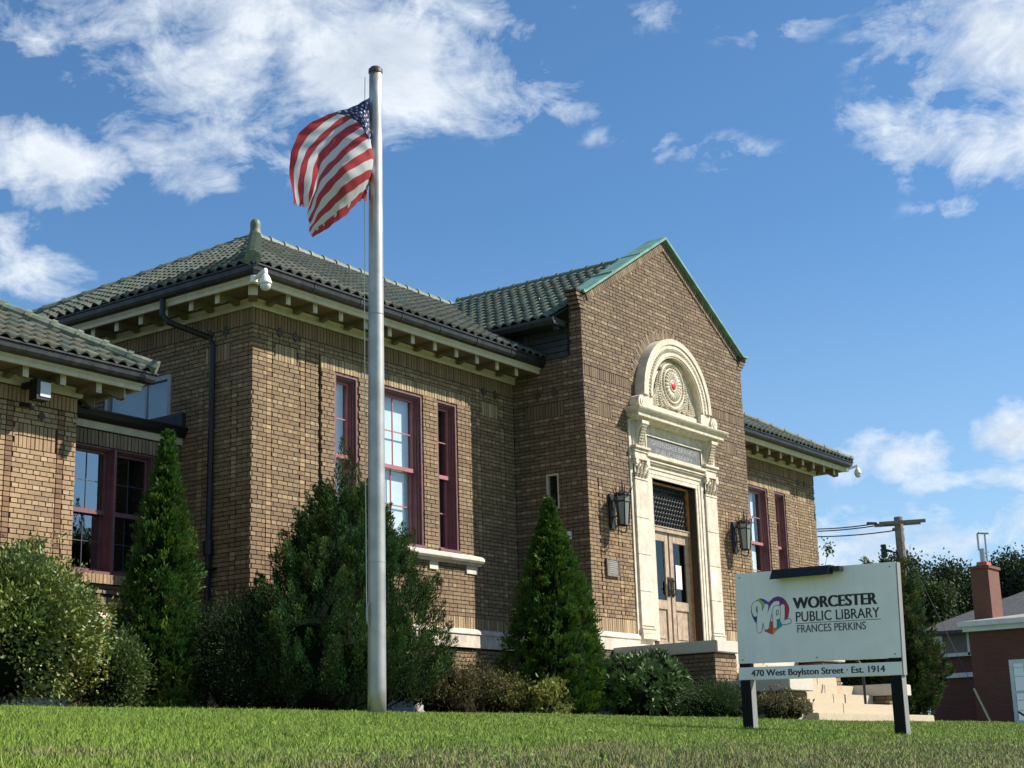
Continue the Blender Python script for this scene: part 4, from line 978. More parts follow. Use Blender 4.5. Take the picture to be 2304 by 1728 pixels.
np_ = B((DX, YW, 0), (1, 0, 0), (0, -1, 0)).box(.26, .47, dY-.02, dY-.018, 2.47, 2.92).obj('paper_notice', 'paper'); tag(np_, 'white paper notice taped inside the right door glass', 'notice')
n2 = B((DX, YW, 0), (1, 0, 0), (0, -1, 0)).box(1.17, 1.36, .063, .066, 2.55, 2.80).obj('paper_notice', 'paper'); tag(n2, 'pale square notice on the right limestone pilaster', 'notice')
def dome_cam(c, arm, label):
    t = empty('security_camera', c, label, 'camera', 'white dome cameras under the eaves')
    x, y, z = c
    B().tube([arm, (x, y, z+.16), (x, y, z+.08)], [.03, .035, .03], 8).lathe(arm, [(.055, -.05), (.055, .05)], 10).obj('arm', 'white', t)
    B().lathe(c, [(.02, .11), (.04, .095), (.068, .045), (.092, -.02), (.095, -.04), (.08, -.05)], 20).obj('housing', 'white', t, smooth=True)
    B().lathe((x, y, z-.05), [(.079, 0), (.077, -.033), (.06, -.07), (.032, -.09), (0, -.094)], 18).obj('dome', 'dome', t, smooth=True)
mat('dome', (.55, .57, .60), .25)
dome_cam((-.74, -.99, 6.09), (-.62, -.64, 6.22), 'white dome security camera under the left roof corner')
dome_cam((20.16, -.86, 6.17), (20.03, -.62, 6.24), 'white dome security camera at the far right roof corner')
flt = empty('floodlight', (-3.22, .72, 4.3), 'square black floodlight with pale lens under the left wing eave', 'floodlight')
B((-3.2, .66, 0)).box(-.13, .08, -.04, .12, 4.18, 4.46).tube([(-.1, .1, 4.4), (-.1, .28, 4.4)], .05, 8).obj('body', 'black_metal', flt)
B((-3.2, .66, 0)).box(-.08, .085, -.052, -.038, 4.22, 4.42).obj('lens', 'dome', flt)
B((-3.35, .72, 4.08)).tube([(0, .2, .06), (0, .08, .03), (.0, -.02, 0)], .03, 8).lathe((0, -.04, 0), [(.035, -.04), (.045, 0), (.02, .04)], 8).obj('sensor', 'black_metal', flt)

# ================================================================== SIGN
TLT = .026; SX = -1.85
sgn_ = empty('library_sign', (SX, -9.5, -.45), 'two-post grey board sign reading Worcester Public Library on the lawn', 'sign')
SA = Vector((0, -math.cos(TLT), -math.sin(TLT))); SUP = Vector((0, -math.sin(TLT), math.cos(TLT)))   # along the board, up the board
SO = Vector((SX, -8.69, 0))
class SB(B):
    def P(s, a, b, z): return SO+SA*a+SUP*z+Vector((b, 0, 0))       # b = metres behind the face
SB().box(0, 1.70, 0, .09, .21, 1.103).obj('board', 'board', sgn_, bevel=.004)
SB().box(0, 1.70, 0, .09, .05, .172).obj('address_board', 'board', sgn_, bevel=.003)
mat('post_black', (.006, .006, .008), .6, spec=.15); mat('post_side', (.20, .20, .20), .6)
for a in (.012, 1.575):
    y_ = -8.69-a; g0 = gz(y_-.06)-.12
    p_ = B().box(SX+.006, SX+.094, y_-.115, y_, g0, .30).obj('post', 'post_black', sgn_, bevel=.003)
    B().box(SX+.0005, SX+.1, y_-.118, y_-.113, g0, .05).obj('post_trim', 'post_side', p_)
SB().box(1.70, 1.712, .004, .086, .05, 1.10).obj('edge_trim', 'post_side', sgn_)
lp = SB(); lp.add([(.455, -.15, 1.005), (1.06, -.15, 1.015), (1.06, -.004, 1.03), (.455, -.004, 1.03), (.48, -.13, 1.10), (1.085, -.13, 1.105), (1.085, -.004, 1.11), (.48, -.004, 1.11)], [(0, 3, 2, 1), (4, 5, 6, 7), (0, 1, 5, 4), (1, 2, 6, 5), (2, 3, 7, 6), (3, 0, 4, 7)])
for i in range(4): lp.box(.475, 1.06, -.156+.005*i, -.13, 1.022+.020*i, 1.030+.020*i)
lp = lp.obj('sign_lamp', 'lampblue', sgn_) if mat('lampblue', (.010, .014, .032), .45, spec=.3) else None
SB().box(1.085, 1.17, -.09, -.005, 1.05, 1.095).obj('lamp_bracket', 'black_metal', lp)
bl = SB()
for a, z in ((.05, 1.06), (.85, 1.065), (1.64, 1.06), (.05, .245), (.85, .24), (1.64, .245)): bl.tube([(a, -.004, z), (a, .002, z)], .008, 8)
bl.obj('screw', 'post_side', sgn_)
def sgm(a, z, d=-.0015): return frame4(SO+SA*a+SUP*z+Vector((d, 0, 0)), SA, SUP, (-1, 0, 0))
mat('ink', (.012, .013, .016), .6); mat('ink_grey', (.085, .075, .095), .6)
brd = [o for o in sgn_.children if o.name.startswith('board')][0] if sgn_.children else sgn_
text('title_lettering', 'WORCESTER', .158, sgm(.632, .718), 'ink', brd, thick=.0074, width=.872)
text('title_lettering', 'PUBLIC LIBRARY', .138, sgm(.642, .592), 'ink', brd, thick=.0010, width=.865)
SB().box(.642, 1.522, -.002, .001, .572, .577).obj('rule_line', 'ink', brd)
text('title_lettering', 'FRANCES PERKINS', .106, sgm(.652, .486), 'ink_grey', brd, thick=.0008, width=.71)
ad = [o for o in sgn_.children if o.name.startswith('address')][0]
text('address_lettering', '470 West Boylston Street · Est. 1914', .088, sgm(.14, .083), 'ink', ad, thick=.0022, width=1.395)
# logo: heart in coloured facets under white letters
LW_, LH_ = .44, .375; LO = (.163, .478)
def lg(x, y): return (LO[0]+LW_*(x-105)/1390, LO[1]+LH_*(1470-y)/1290)      # traced proportions of the mark
def flat(name, pts, mt, d, par):
    b = SB(); n = len(pts); b.add([(a, d, z) for a, z in pts], [tuple(range(n))]); return b.obj(name, mt, par)
logo = None
HP = [(830, 1470), (1160, 1200), (1330, 960), (1425, 700), (1425, 560), (1360, 380), (1220, 240), (1060, 185), (900, 230), (735, 370), (600, 260), (460, 220), (310, 265), (190, 370), (120, 500), (105, 640), (140, 800), (230, 1000), (380, 1210), (530, 1330)]
FC = {'green': (.36, .46, .05), 'navy': (.012, .03, .18), 'blue': (.012, .08, .36), 'plum': (.17, .015, .19), 'crimson': (.48, .012, .07), 'teal': (.015, .27, .30), 'orange': (.62, .27, .015), 'rust': (.52, .05, .025)}
for k, c in FC.items(): mat('logo_'+k, c, .6)
def poly(name, pts, k, d): return flat('logo_facet', [lg(*p) for p in pts], 'logo_'+k, d, brd)
poly('f', [(105, 640), (120, 500), (300, 520), (380, 900), (380, 1210), (230, 1000), (140, 800)], 'navy', -.0012)
poly('f', [(120, 500), (190, 370), (310, 265), (400, 230), (640, 420), (735, 560), (640, 900), (380, 900), (300, 520)], 'green', -.0014)
poly('f', [(400, 230), (460, 220), (600, 260), (735, 370), (800, 440), (735, 560), (640, 420)], 'blue', -.0016)
poly('f', [(735, 370), (900, 230), (1060, 185), (1220, 240), (1340, 370), (1150, 480), (900, 520), (760, 1020), (640, 900), (735, 560)], 'plum', -.0018)
poly('f', [(1340, 370), (1425, 560), (1425, 700), (1380, 920), (1290, 990), (1150, 700), (1150, 480)], 'crimson', -.0020)
poly('f', [(900, 900), (1150, 900), (1160, 1200), (960, 1330), (900, 1230)], 'teal', -.0021)
poly('f', [(960, 1330), (830, 1470), (820, 1230), (900, 1230), (990, 1220)], 'orange', -.0022)
poly('f', [(760, 1020), (850, 1020), (830, 1470), (530, 1330), (600, 1290), (740, 1240)], 'rust', -.0023)
mat('logo_line', (.05, .07, .085), .6)
def stroke(pts, wd, mt, d):
    b = SB(); P_ = [Vector(lg(*p)) for p in pts]; q = []
    # smooth the centre line
    for i in range(len(P_)-1):
        p0, p1, p2, p3 = P_[max(i-1, 0)], P_[i], P_[i+1], P_[min(i+2, len(P_)-1)]
        for t in np.linspace(0, 1, 7)[:-1]: q.append(.5*((2*p1)+(-p0+p2)*t+(2*p0-5*p1+4*p2-p3)*t*t+(-p0+3*p1-3*p2+p3)*t**3))
    q.append(P_[-1]); wl_ = wd*LW_/1390/2
    lft, rgt = [], []
    for i, p in enumerate(q):
        t = (q[min(i+1, len(q)-1)]-q[max(i-1, 0)]).normalized(); n_ = Vector((-t.y, t.x)); lft.append(p+n_*wl_); rgt.append(p-n_*wl_)
    k = len(q); b.add([(a.x, d, a.y) for a in lft]+[(a.x, d, a.y) for a in rgt], [(i, i+1, k+i+1, k+i) for i in range(k-1)])
    for ci, c in enumerate((q[0], q[-1])): b.add([(c.x+wl_*math.cos(2*math.pi*i/12), d-.00006*(ci+1), c.y+wl_*math.sin(2*math.pi*i/12)) for i in range(12)], [tuple(range(12))])
    return b.obj('logo_letter', mt, brd)
STK = [([(255, 750), (215, 620), (240, 450), (350, 390), (420, 480), (420, 650), (380, 1000), (375, 1300)], 150), ([(400, 1290), (450, 1050), (540, 720), (650, 480)], 110), ([(650, 500), (600, 800), (595, 1000), (620, 1210)], 150), ([(645, 1210), (690, 1000), (760, 740), (860, 530), (960, 430), (1050, 420)], 130),
       ([(925, 1190), (925, 900), (915, 700), (990, 580), (1100, 600), (1140, 740), (1090, 870), (960, 900)], 125), ([(1215, 540), (1205, 800), (1200, 1060), (1410, 1040)], 135)]
_d = -.0027
for grp in (STK[:4], STK[4:5], STK[5:]):                      # W, then P over it, then L
    for pts, wd in grp: stroke(pts, wd+34, 'logo_line', _d); _d -= .0002
    for pts, wd in grp: stroke(pts, wd, 'board', _d); _d -= .0002

# ================================================================== FLAGPOLE AND FLAG
pole = empty('flagpole', (-2.62, -4.63, gz(-4.63)), 'tall tapered aluminium flagpole standing on the lawn', 'flagpole')
px, py, pz = -2.62, -4.63, gz(-4.63)-.05; TOP = 7.50
def pc(z): return (px+.0*(z-pz), py-.056*(z-pz)/7.6, z)
B().tube([pc(z) for z in np.linspace(pz, TOP, 24)], [float(np.interp(z, [pz, 2.2, TOP], [.103, .098, .077])) for z in np.linspace(pz, TOP, 24)], 32).obj('shaft', 'alu', pole, smooth=True)
B().tube([pc(TOP-.0), pc(TOP+.045), pc(TOP+.075)], [.086, .086, .06], 24).obj('pole_cap', 'cap', pole)
for z in (4.45, 1.55, .55): B().tube([pc(z-.003), pc(z+.003)], [.1, .1] if z < 3 else [.0925, .0925], 32).obj('pole_joint', 'seam', pole) if mat('seam', (.25, .25, .24), .5, .8) else None
B().tube([(px-.10, py+.02, 1.1), (px-.135, py+.02, 1.04), (px-.135, py+.02, .90), (px-.10, py+.02, .84)], .012, 6).obj('cleat', 'alu', pole)
hl = B(); hl.tube([(px-.078, py+.045, 7.45), (px-.088, py+.06, 6.0), (px-.10, py+.06, 3.4), (px-.125, py+.03, .95)], .005, 5)
hl = hl.obj('halyard', 'rope'); tag(hl, 'thin white halyard rope running down beside the flagpole', 'rope')
# flag: hoist along the pole, body blown round and hanging.  rows v (top..bottom), columns u (hoist..fly): pixel of the crop -> point, at depths that fold the cloth
def fp(x, y, D):
    u, v = 600+x*300/1131, 130+y*300/1131
    return CAM_POS+(fw+cr*((u-1152)/FPX)+cu*((864-v)/FPX))*D
US = [0, .2, .4, .6, .8, 1.0]
ROWS = [(0.0, [(872, 335, 18.55), (720, 415, 18.75), (560, 470, 18.95), (330, 590, 19.0), (195, 830, 18.85), (222, 1250, 18.6)]),
        (.16, [(872, 450, 18.55), (790, 470, 18.50), (665, 495, 18.70), (420, 690, 18.80), (290, 930, 18.72), (285, 1262, 18.55)]),
        (.31, [(872, 560, 18.55), (835, 555, 18.35), (765, 545, 18.45), (560, 690, 18.50), (400, 930, 18.58), (348, 1268, 18.58)]),
        (.40, [(872, 640, 18.55), (855, 620, 18.28), (815, 600, 18.28), (610, 755, 18.22), (450, 940, 18.40), (368, 1250, 18.66)]),
        (.54, [(873, 760, 18.55), (885, 730, 18.25), (850, 690, 18.10), (640, 850, 17.95), (470, 1050, 18.05), (352, 1330, 18.25)]),
        (.77, [(872, 990, 18.55), (885, 960, 18.30), (870, 955, 18.12), (690, 1060, 17.90), (500, 1240, 17.92), (352, 1455, 18.05)]),
        (1.0, [(848, 1225, 18.55), (815, 1195, 18.42), (770, 1225, 18.25), (660, 1345, 18.08), (530, 1440, 18.0), (388, 1525, 18.02)])]
def crom(ts, ps, t):
    i = max(0, min(len(ts)-2, int(np.searchsorted(ts, t, 'right')-1))); t0, t1 = ts[i], ts[i+1]; s_ = (t-t0)/(t1-t0)
    P0, P1 = ps[i], ps[i+1]
    m0 = (ps[i+1]-ps[max(i-1, 0)])/(ts[i+1]-ts[max(i-1, 0)])*(t1-t0); m1 = (ps[min(i+2, len(ps)-1)]-ps[i])/(ts[min(i+2, len(ts)-1)]-ts[i])*(t1-t0)
    return P0*(2*s_**3-3*s_**2+1)+m0*(s_**3-2*s_**2+s_)+P1*(-2*s_**3+3*s_**2)+m1*(s_**3-s_**2)
CT = [(v, [np.array(fp(*c)) for c in cs]) for v, cs in ROWS]; VS = [v for v, _ in CT]
def flag_pt(u, v):
    col_ = [crom(US, cs, u) for _, cs in CT]; p = crom(VS, col_, v)
    rip = .016*math.sin(9*u+17*v)+.016*math.sin(27*u-8*v)*u+.008*math.sin(55*u+33*v)
    return p+np.array(fw)*rip+np.array(cr)*rip*.4
NU, NV = 96, 104
gp = np.array([[flag_pt(i/NU, j/NV) for i in range(NU+1)] for j in range(NV+1)])
RED, WHT, BLU = (.42, .055, .068), (.60, .62, .64), (.050, .060, .15)
Fq, Cq = [], []
random.seed(5)
edge = [random.random() for _ in range(NV+NU+4)]
for j in range(NV):
    for i in range(NU):
        u, v = (i+.5)/NU, (j+.5)/NV
        if u > .988 and edge[j] > .75: continue                      # frayed fly end
        k = j*(NU+1)+i; Fq.append((k, k+1, k+NU+2, k+NU+1)); st = int(v*13)
        c = BLU if (u < .4 and st < 7) else (RED if st % 2 == 0 else WHT)
        if st == 12 and u > .55 and math.sin(u*37)+math.sin(u*91) > .9 and (v*13-12) < .4: c = WHT
        Cq.append(c)
fo = np_mesh('flag', gp.reshape(-1, 3), Fq, 'flag', None, np.array(Cq), smooth=True)
tag(fo, 'worn red and white striped flag with starred blue corner flying from the pole', 'flag')
for r_ in range(9):
    for c_ in range(6 if r_ % 2 == 0 else 5):
        u = .4*(2*c_+1+(r_ % 2))/12; v = 7/13*(r_+1)/10
        P0 = flag_pt(u, v); du = flag_pt(u+.01, v)-flag_pt(u-.01, v); dv = flag_pt(u, v+.01)-flag_pt(u, v-.01)
        nn = np.cross(du, dv); ln = np.linalg.norm(nn)
        if ln < 1e-9: continue
        nn = nn/ln; nn = nn if nn@np.array(CAM_POS-Vector(P0)) > 0 else -nn
        pts = []
        for i in range(10):
            a = math.pi/2+i*math.pi/5; r2 = .030 if i % 2 == 0 else .012
            pts.append(tuple(flag_pt(u+r2*math.cos(a)*.55, v-r2*math.sin(a)*.8)+nn*.006))
        b = B(); b.add(pts, [tuple(range(10))]); b.obj('star', 'star', fo)

# ================================================================== FOLIAGE
def leaves(P0, D, Lg, Wd, col, nrm=None):
    """rhombic leaves, slightly folded: base P0, axis D"""
    n = len(P0); D = D/np.linalg.norm(D, axis=1, keepdims=True)
    rnd = RNG.normal(size=(n, 3)) if nrm is None else nrm+RNG.normal(size=(n, 3))*.35
    S_ = np.cross(D, rnd); S_ /= np.linalg.norm(S_, axis=1, keepdims=True)+1e-9
    Nn = np.cross(S_, D); Lg = Lg[:, None]; Wd = Wd[:, None]
    a = P0; b = P0+D*Lg*.5+S_*Wd*.5+Nn*Wd*.12; c = P0+D*Lg; d = P0+D*Lg*.5-S_*Wd*.5+Nn*Wd*.12
    V = np.stack([a, b, c, d], 1).reshape(-1, 3); k = np.arange(n)[:, None]*4
    return V, np.concatenate([k, k+1, k+2, k+3], 1), col
mat('bark_dark', (.022, .017, .012), .95, spec=.1)
def plant_thing(name, loc, label, cat, group=None): return empty(name, loc, label, cat, group)
def cvar(base, n, v=.25, tint=.12):
    base = np.array(base); k = 1+RNG.uniform(-v, v, (n, 1)); h = RNG.uniform(-tint, tint, (n, 1))
    return np.clip(base*k*np.concatenate([1+h*1.2, 1+h*.2, 1-h], 1), .002, 1)
def clumps(centers, spread, per, Lg, Wd, base, out_c, up=.4, outw=1.0, rnd=.7, v=.28):
    """leaf clumps: leaves gathered round each centre, pointing outward from out_c and up"""
    centers = np.asarray(centers); n = len(centers)*per; cidx = np.repeat(np.arange(len(centers)), per)
    off = RNG.normal(size=(n, 3))*spread; P0 = centers[cidx]+off
    o_ = P0-np.asarray(out_c); o_ /= np.linalg.norm(o_, axis=1, keepdims=True)+1e-6
    D = o_*outw+np.array([0, 0, up])+RNG.normal(size=(n, 3))*rnd
    cl_ = np.repeat(cvar(base, len(centers), v, .2), per, axis=0)*(1+RNG.uniform(-.2, .2, (n, 1)))
    return leaves(P0, D, Lg*RNG.uniform(.7, 1.3, n), Wd*RNG.uniform(.7, 1.3, n), cl_)
def build_leaves(name, parts, mt, parent):
    V, Fq_, C_ = [], [], []; k = 0
    for v, f, c in parts: V.append(v); Fq_.append(f+k); C_.append(c); k += len(v)
    V = np.concatenate(V); ok = V[:, 2].min()
    return np_mesh(name, V, np.concatenate(Fq_), mt, parent, np.concatenate(C_))
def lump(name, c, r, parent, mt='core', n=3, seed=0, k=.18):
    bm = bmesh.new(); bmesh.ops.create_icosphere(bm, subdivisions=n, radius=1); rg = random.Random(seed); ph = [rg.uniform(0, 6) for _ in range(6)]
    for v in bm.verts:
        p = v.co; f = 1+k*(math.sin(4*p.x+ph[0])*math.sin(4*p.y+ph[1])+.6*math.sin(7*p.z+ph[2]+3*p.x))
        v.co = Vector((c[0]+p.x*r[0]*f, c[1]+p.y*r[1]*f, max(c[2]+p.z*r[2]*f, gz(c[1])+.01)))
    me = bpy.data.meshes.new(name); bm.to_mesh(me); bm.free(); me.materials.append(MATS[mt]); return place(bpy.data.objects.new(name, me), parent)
def twigs(base, tips, r0, r1, name, mt, parent, n=5, sag=.05):
    b = B()
    for t in tips:
        p0 = Vector(base)+Vector((random.uniform(-.12, .12), random.uniform(-.12, .12), 0)); p1 = Vector(t); mid = (p0+p1)/2+Vector((random.uniform(-sag, sag), random.uniform(-sag, sag), abs(random.uniform(0, sag))))
        b.tube([p0, mid, p1], [r0, (r0+r1)/2, r1], n, False)
    return b.obj(name, mt, parent)
def ell_surface(n, c, r, zlow=-.8, thick=.25):
    d = RNG.normal(size=(n*3, 3)); d /= np.linalg.norm(d, axis=1, keepdims=True); d = d[d[:, 2] > zlow][:n]
    return np.asarray(c)+d*np.asarray(r)*(1-thick*RNG.random((len(d), 1))**2)
# 1 big variegated evergreen bush at the left edge
def bush(name, label, cat, c, r, base, Lg, Wd, ncl, per, spread, mt='leaf', core=True, lobes=6, seed=1, up=.4, rnd=.7, v=.28, coreK=.72, transp=None, stems=8):
    rg = np.random.default_rng(seed); t = plant_thing(name, (c[0], c[1], gz(c[1])), label, cat)
    cs = [ell_surface(int(ncl*.45), c, r)]
    for i in range(lobes):
        d = rg.normal(size=3); d[2] = abs(d[2])*.7-.1; d /= np.linalg.norm(d); lc = np.asarray(c)+d*np.asarray(r)*.72; k = rg.uniform(.34, .52); cs.append(ell_surface(int(ncl*.55/lobes), lc, np.asarray(r)*k))
    cs = np.concatenate(cs); cs = cs[cs[:, 2] > gz(c[1])+.04]
    parts = [clumps(cs, spread, per, Lg, Wd, base, c, up, 1.0, rnd, v)]
    for i, (vv, ff, cc) in enumerate(parts): vv[:, 2] = np.maximum(vv[:, 2], gz(c[1])+.015)
    build_leaves('foliage', parts, mt, t)
    if core: lump('shade_core', c, [x*coreK for x in r], t, seed=seed)
    twigs((c[0], c[1], gz(c[1])), [tuple(x) for x in cs[rg.integers(0, len(cs), stems)]], .018, .006, 'stem', 'bark', t)
    return t, cs
random.seed(3)
t, cs = bush('evergreen_shrub', 'tall broad yellow-green leafy bush at the left edge below the wing', 'bush', (-5.05, -1.25, .86), (1.16, .78, .88), (.125, .165, .036), .058, .034, 700, 38, .085, 'leaf_glossy', lobes=9, seed=2, v=.24)
top = np.array([[-4.75+RNG.normal()*.16, -1.2+RNG.normal()*.12, 1.55+RNG.random()*.42] for _ in range(34)]+[[-4.2+RNG.normal()*.12, -1.2+RNG.normal()*.1, 1.35+RNG.random()*.35] for _ in range(24)]+[[-5.5+RNG.normal()*.3, -1.2+RNG.normal()*.1, 1.4+RNG.random()*.3] for _ in range(30)])
build_leaves('upper_shoots', [clumps(top, .055, 22, .055, .032, (.13, .145, .035), (-4.7, -1.2, .9), .6)], 'leaf_glossy', t)
gol = np.array([[-4.06+RNG.normal()*.09, -1.55+RNG.normal()*.08, .85+RNG.normal()*.2] for _ in range(36)])
build_leaves('golden_shoots', [clumps(gol, .06, 24, .05, .03, (.23, .20, .022), (-4.7, -1.2, .7), .2)], 'leaf_glossy', t)
bush('evergreen_shrub', 'low dark green shrub between the big leafy bush and the left arborvitae', 'shrub', (-3.45, -1.15, .45), (.46, .45, .52), (.066, .105, .028), .05, .026, 230, 32, .065, 'leaf', lobes=5, seed=5)
# arborvitae: a cone of upright fans
def arbor(label, c, H, Rb, seed, base=(.044, .094, .015), tip=(0, 0)):
    rg = np.random.default_rng(seed); z0 = gz(c[1]); t = plant_thing('arborvitae', (c[0], c[1], z0), label, 'arborvitae', 'conical arborvitae against the library')
    prof = lambda h: np.interp(h, [0, .1, .22, .45, .6, .72, .82, .9, 1], [.82, .96, 1, .74, .54, .38, .22, .11, .0])
    n = int(1900*H*Rb/2.4); h = rg.random(n)**1.2; th = rg.random(n)*2*np.pi
    lum = 1+.10*np.sin(3*th+7*h)+.09*np.sin(5*th-13*h)+.07*rg.normal(size=n); r_ = Rb*prof(h)*lum*(1-.26*rg.random(n)**2)
    P0 = np.stack([c[0]+tip[0]*h+r_*np.cos(th), c[1]+tip[1]*h+r_*np.sin(th), z0+.03+h*H*.965], 1)
    per = 28; idx_ = np.repeat(np.arange(n), per); m_ = len(idx_)          # flat, fan-shaped sprays
    rad = np.stack([np.cos(th), np.sin(th), np.zeros(n)], 1); tan = np.stack([-np.sin(th), np.cos(th), np.zeros(n)], 1)
    ax = rad*(.62+.35*rg.random((n, 1)))+np.array([0, 0, 1.0])+tan*rg.normal(size=(n, 1))*.3; ax /= np.linalg.norm(ax, axis=1, keepdims=True)
    mixa = rg.random((n, 1))*1.4-.2; side = rad*mixa+tan*(1-abs(mixa))*np.sign(rg.normal(size=(n, 1))); side -= ax*np.sum(side*ax, 1, keepdims=True); side /= np.linalg.norm(side, axis=1, keepdims=True)+1e-6
    sz = (.10+.07*rg.random((n, 1)))*np.interp(h, [0, .7, .85, 1], [1, 1, .6, .45])[:, None]
    a_ = rg.random((m_, 1)); b2 = (rg.random((m_, 1))*2-1)*(.25+.75*a_)*.62
    pp = P0[idx_]+ax[idx_]*a_*sz[idx_]+side[idx_]*b2*sz[idx_]+rg.normal(size=(m_, 3))*.006
    D = ax[idx_]+side[idx_]*b2*1.3+rg.normal(size=(m_, 3))*.18
    nrm = np.cross(ax, side)[idx_]
    tint = cvar(base, n, .42, .28)[idx_]*(.72+.55*a_)  # paler towards the spray tips: sunlit ends put into the colour
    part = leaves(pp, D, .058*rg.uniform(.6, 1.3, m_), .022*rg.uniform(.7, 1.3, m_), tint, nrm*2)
    build_leaves('foliage', [part], 'leaf', t)
    prf = [(Rb*.70*float(prof(x)), H*x) for x in np.linspace(0, .95, 14)]; b = B().tube([(c[0]+tip[0]*z/H, c[1]+tip[1]*z/H, z0+.05+z) for r2, z in prf], [r2 for r2, z in prf], 14); b.obj('shade_core', 'core', t)
    B().tube([(c[0], c[1], z0-.05), (c[0], c[1], z0+.3)], [.07, .06], 8).obj('trunk', 'bark', t)
arbor('slim tall conical arborvitae in front of the left link window', (-1.92, -.25, 0), 3.84, .52, 3, tip=(.10, 0))
arbor('conical arborvitae beside the gable left of the doorway', (4.66, -2.05, 0), 3.50, .76, 4)
bush('yew_shrub', 'dark rounded yew below the corner of the library', 'shrub', (-.95, -.85, .72), (.86, .60, .85), (.020, .040, .012), .05, .014, 460, 40, .085, 'leaf', lobes=6, seed=8, up=.7, rnd=.6)
# juniper: many upright feathery plumes
def juniper(label, c, plumes, base, name='juniper', parent_name='juniper', leafL=.075, per=150, cat='juniper', core=None, seed=4):
    rg = np.random.default_rng(seed); t = plant_thing(name, (c[0], c[1], gz(c[1])), label, cat); parts = []; tips = []
    for (p, d, ln, rad) in plumes:
        p = np.asarray(p, float); d = np.asarray(d, float)/np.linalg.norm(d); n = int(per*ln/.55); s_ = rg.random(n)**.85
        rr = rad*(1-s_)**.7*np.sqrt(rg.random(n)); th = rg.random(n)*2*np.pi
        x = np.cross(d, [.3, .2, .9]); x /= np.linalg.norm(x); y = np.cross(d, x)
        P0 = p+d*ln*s_[:, None]+(x*np.cos(th)[:, None]+y*np.sin(th)[:, None])*rr[:, None]
        o_ = (x*np.cos(th)[:, None]+y*np.sin(th)[:, None])
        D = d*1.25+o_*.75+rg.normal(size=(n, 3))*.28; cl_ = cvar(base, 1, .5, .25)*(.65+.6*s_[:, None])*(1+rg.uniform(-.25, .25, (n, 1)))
        parts.append(leaves(P0, D, leafL*rg.uniform(.7, 1.4, n), leafL*.26*rg.uniform(.7, 1.3, n), cl_)); tips.append(tuple(p+d*ln*.6))
    for v, f, cc in parts: v[:, 2] = np.maximum(v[:, 2], gz(c[1])+.02)
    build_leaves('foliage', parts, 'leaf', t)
    twigs((c[0], c[1], gz(c[1])), tips[::9], .014, .004, 'branch', 'bark_dark', t, 5, .1)
    if core:
        for i, (cc, rr) in enumerate(core): lump('shade_core', cc, rr, t, seed=i+3)
    return t
rg = np.random.default_rng(12); PL = []
jc = np.array([.62, -1.35, 0])
for i in range(760):
    h = rg.random()**1.05*.93; zz = .12+h*3.05
    Rr = np.interp(h, [0, .12, .35, .55, .75, .9, 1], [1.3, 1.82, 1.76, 1.36, .80, .38, .14])*rg.uniform(.68, .98)
    th = rg.random()*2*np.pi; p = jc+np.array([Rr*math.cos(th)*1.02, Rr*.55*math.sin(th), zz])
    if h > .6: p[0] -= .12*(h-.6)/.4
    d = np.array([math.cos(th)*.5, math.sin(th)*.45, .85+.4*rg.random()]); PL.append((p, d, rg.uniform(.26, .46), rg.uniform(.09, .14)))
for dx, z, ln in ((-.18, 3.1, .85), (-.28, 2.85, .7), (.15, 2.85, .75), (-.02, 3.0, .8), (1.25, 2.2, .6), (-1.0, 1.75, .55), (-1.25, 1.45, .5), (1.35, 1.3, .55)): PL.append((jc+np.array([dx, 0, z]), np.array([.05 if dx < .5 else .35, 0, 1.0]), ln, .11))
juniper('large shaggy dark juniper behind the flagpole base', (1.05, -1.35, 0), PL, (.031, .066, .015), core=[((.65, -1.2, .95), (1.5, .62, .95)), ((.60, -1.2, 1.95), (.95, .45, .95))], per=215, leafL=.052)
# spirea: brown twiggy mound
def twiggy(name, label, c, r, nt_, lcol, tcol, nl, Lg, seed, mt='leaf'):
    rg = np.random.default_rng(seed); t = plant_thing(name, (c[0], c[1], gz(c[1])), label, 'shrub'); z0 = gz(c[1])
    th = rg.random(nt_)*2*np.pi; ph = rg.random(nt_)**.8; tip = np.stack([c[0]+r[0]*np.cos(th)*np.sqrt(ph), c[1]+r[1]*np.sin(th)*np.sqrt(ph), z0+r[2]*(.55+.5*rg.random(nt_))*(1-.45*ph)], 1)
    b0 = np.stack([c[0]+rg.normal(size=nt_)*r[0]*.25, c[1]+rg.normal(size=nt_)*r[1]*.25, np.full(nt_, z0)], 1)
    V, Fq_, C_ = [], [], []
    for q in range(nt_):
        pts = [b0[q], b0[q]*.5+tip[q]*.5+np.array([0, 0, .08])+rg.normal(size=3)*.03, tip[q]]
        for s_ in range(2):
            k = len(V); wv = np.array([.006, .003, 0])*(1.4-s_*.5); V += [pts[s_]-wv, pts[s_]+wv, pts[s_+1]+wv*.5, pts[s_+1]-wv*.5]; Fq_.append((k, k+1, k+2, k+3)); C_.append(np.array(tcol)*rg.uniform(.6, 1.4))
    np_mesh('twig', V, Fq_, mt, t, np.array(C_))
    idx_ = rg.integers(0, nt_, nl); s_ = .35+.65*rg.random((nl, 1)); P0 = b0[idx_]*(1-s_)+tip[idx_]*s_+rg.normal(size=(nl, 3))*.04; P0[:, 2] = np.maximum(P0[:, 2], z0+.03)
    build_leaves('foliage', [leaves(P0, rg.normal(size=(nl, 3))*.8+np.array([0, 0, .6])+(P0-np.array(c))*.6, Lg*rg.uniform(.6, 1.4, nl), Lg*.45*rg.uniform(.6, 1.3, nl), cvar(lcol, nl, .45, .25))], mt, t)
    lump('shade_core', (c[0], c[1], z0+r[2]*.25), (r[0]*.6, r[1]*.6, r[2]*.42), t, 'core2', seed=seed)
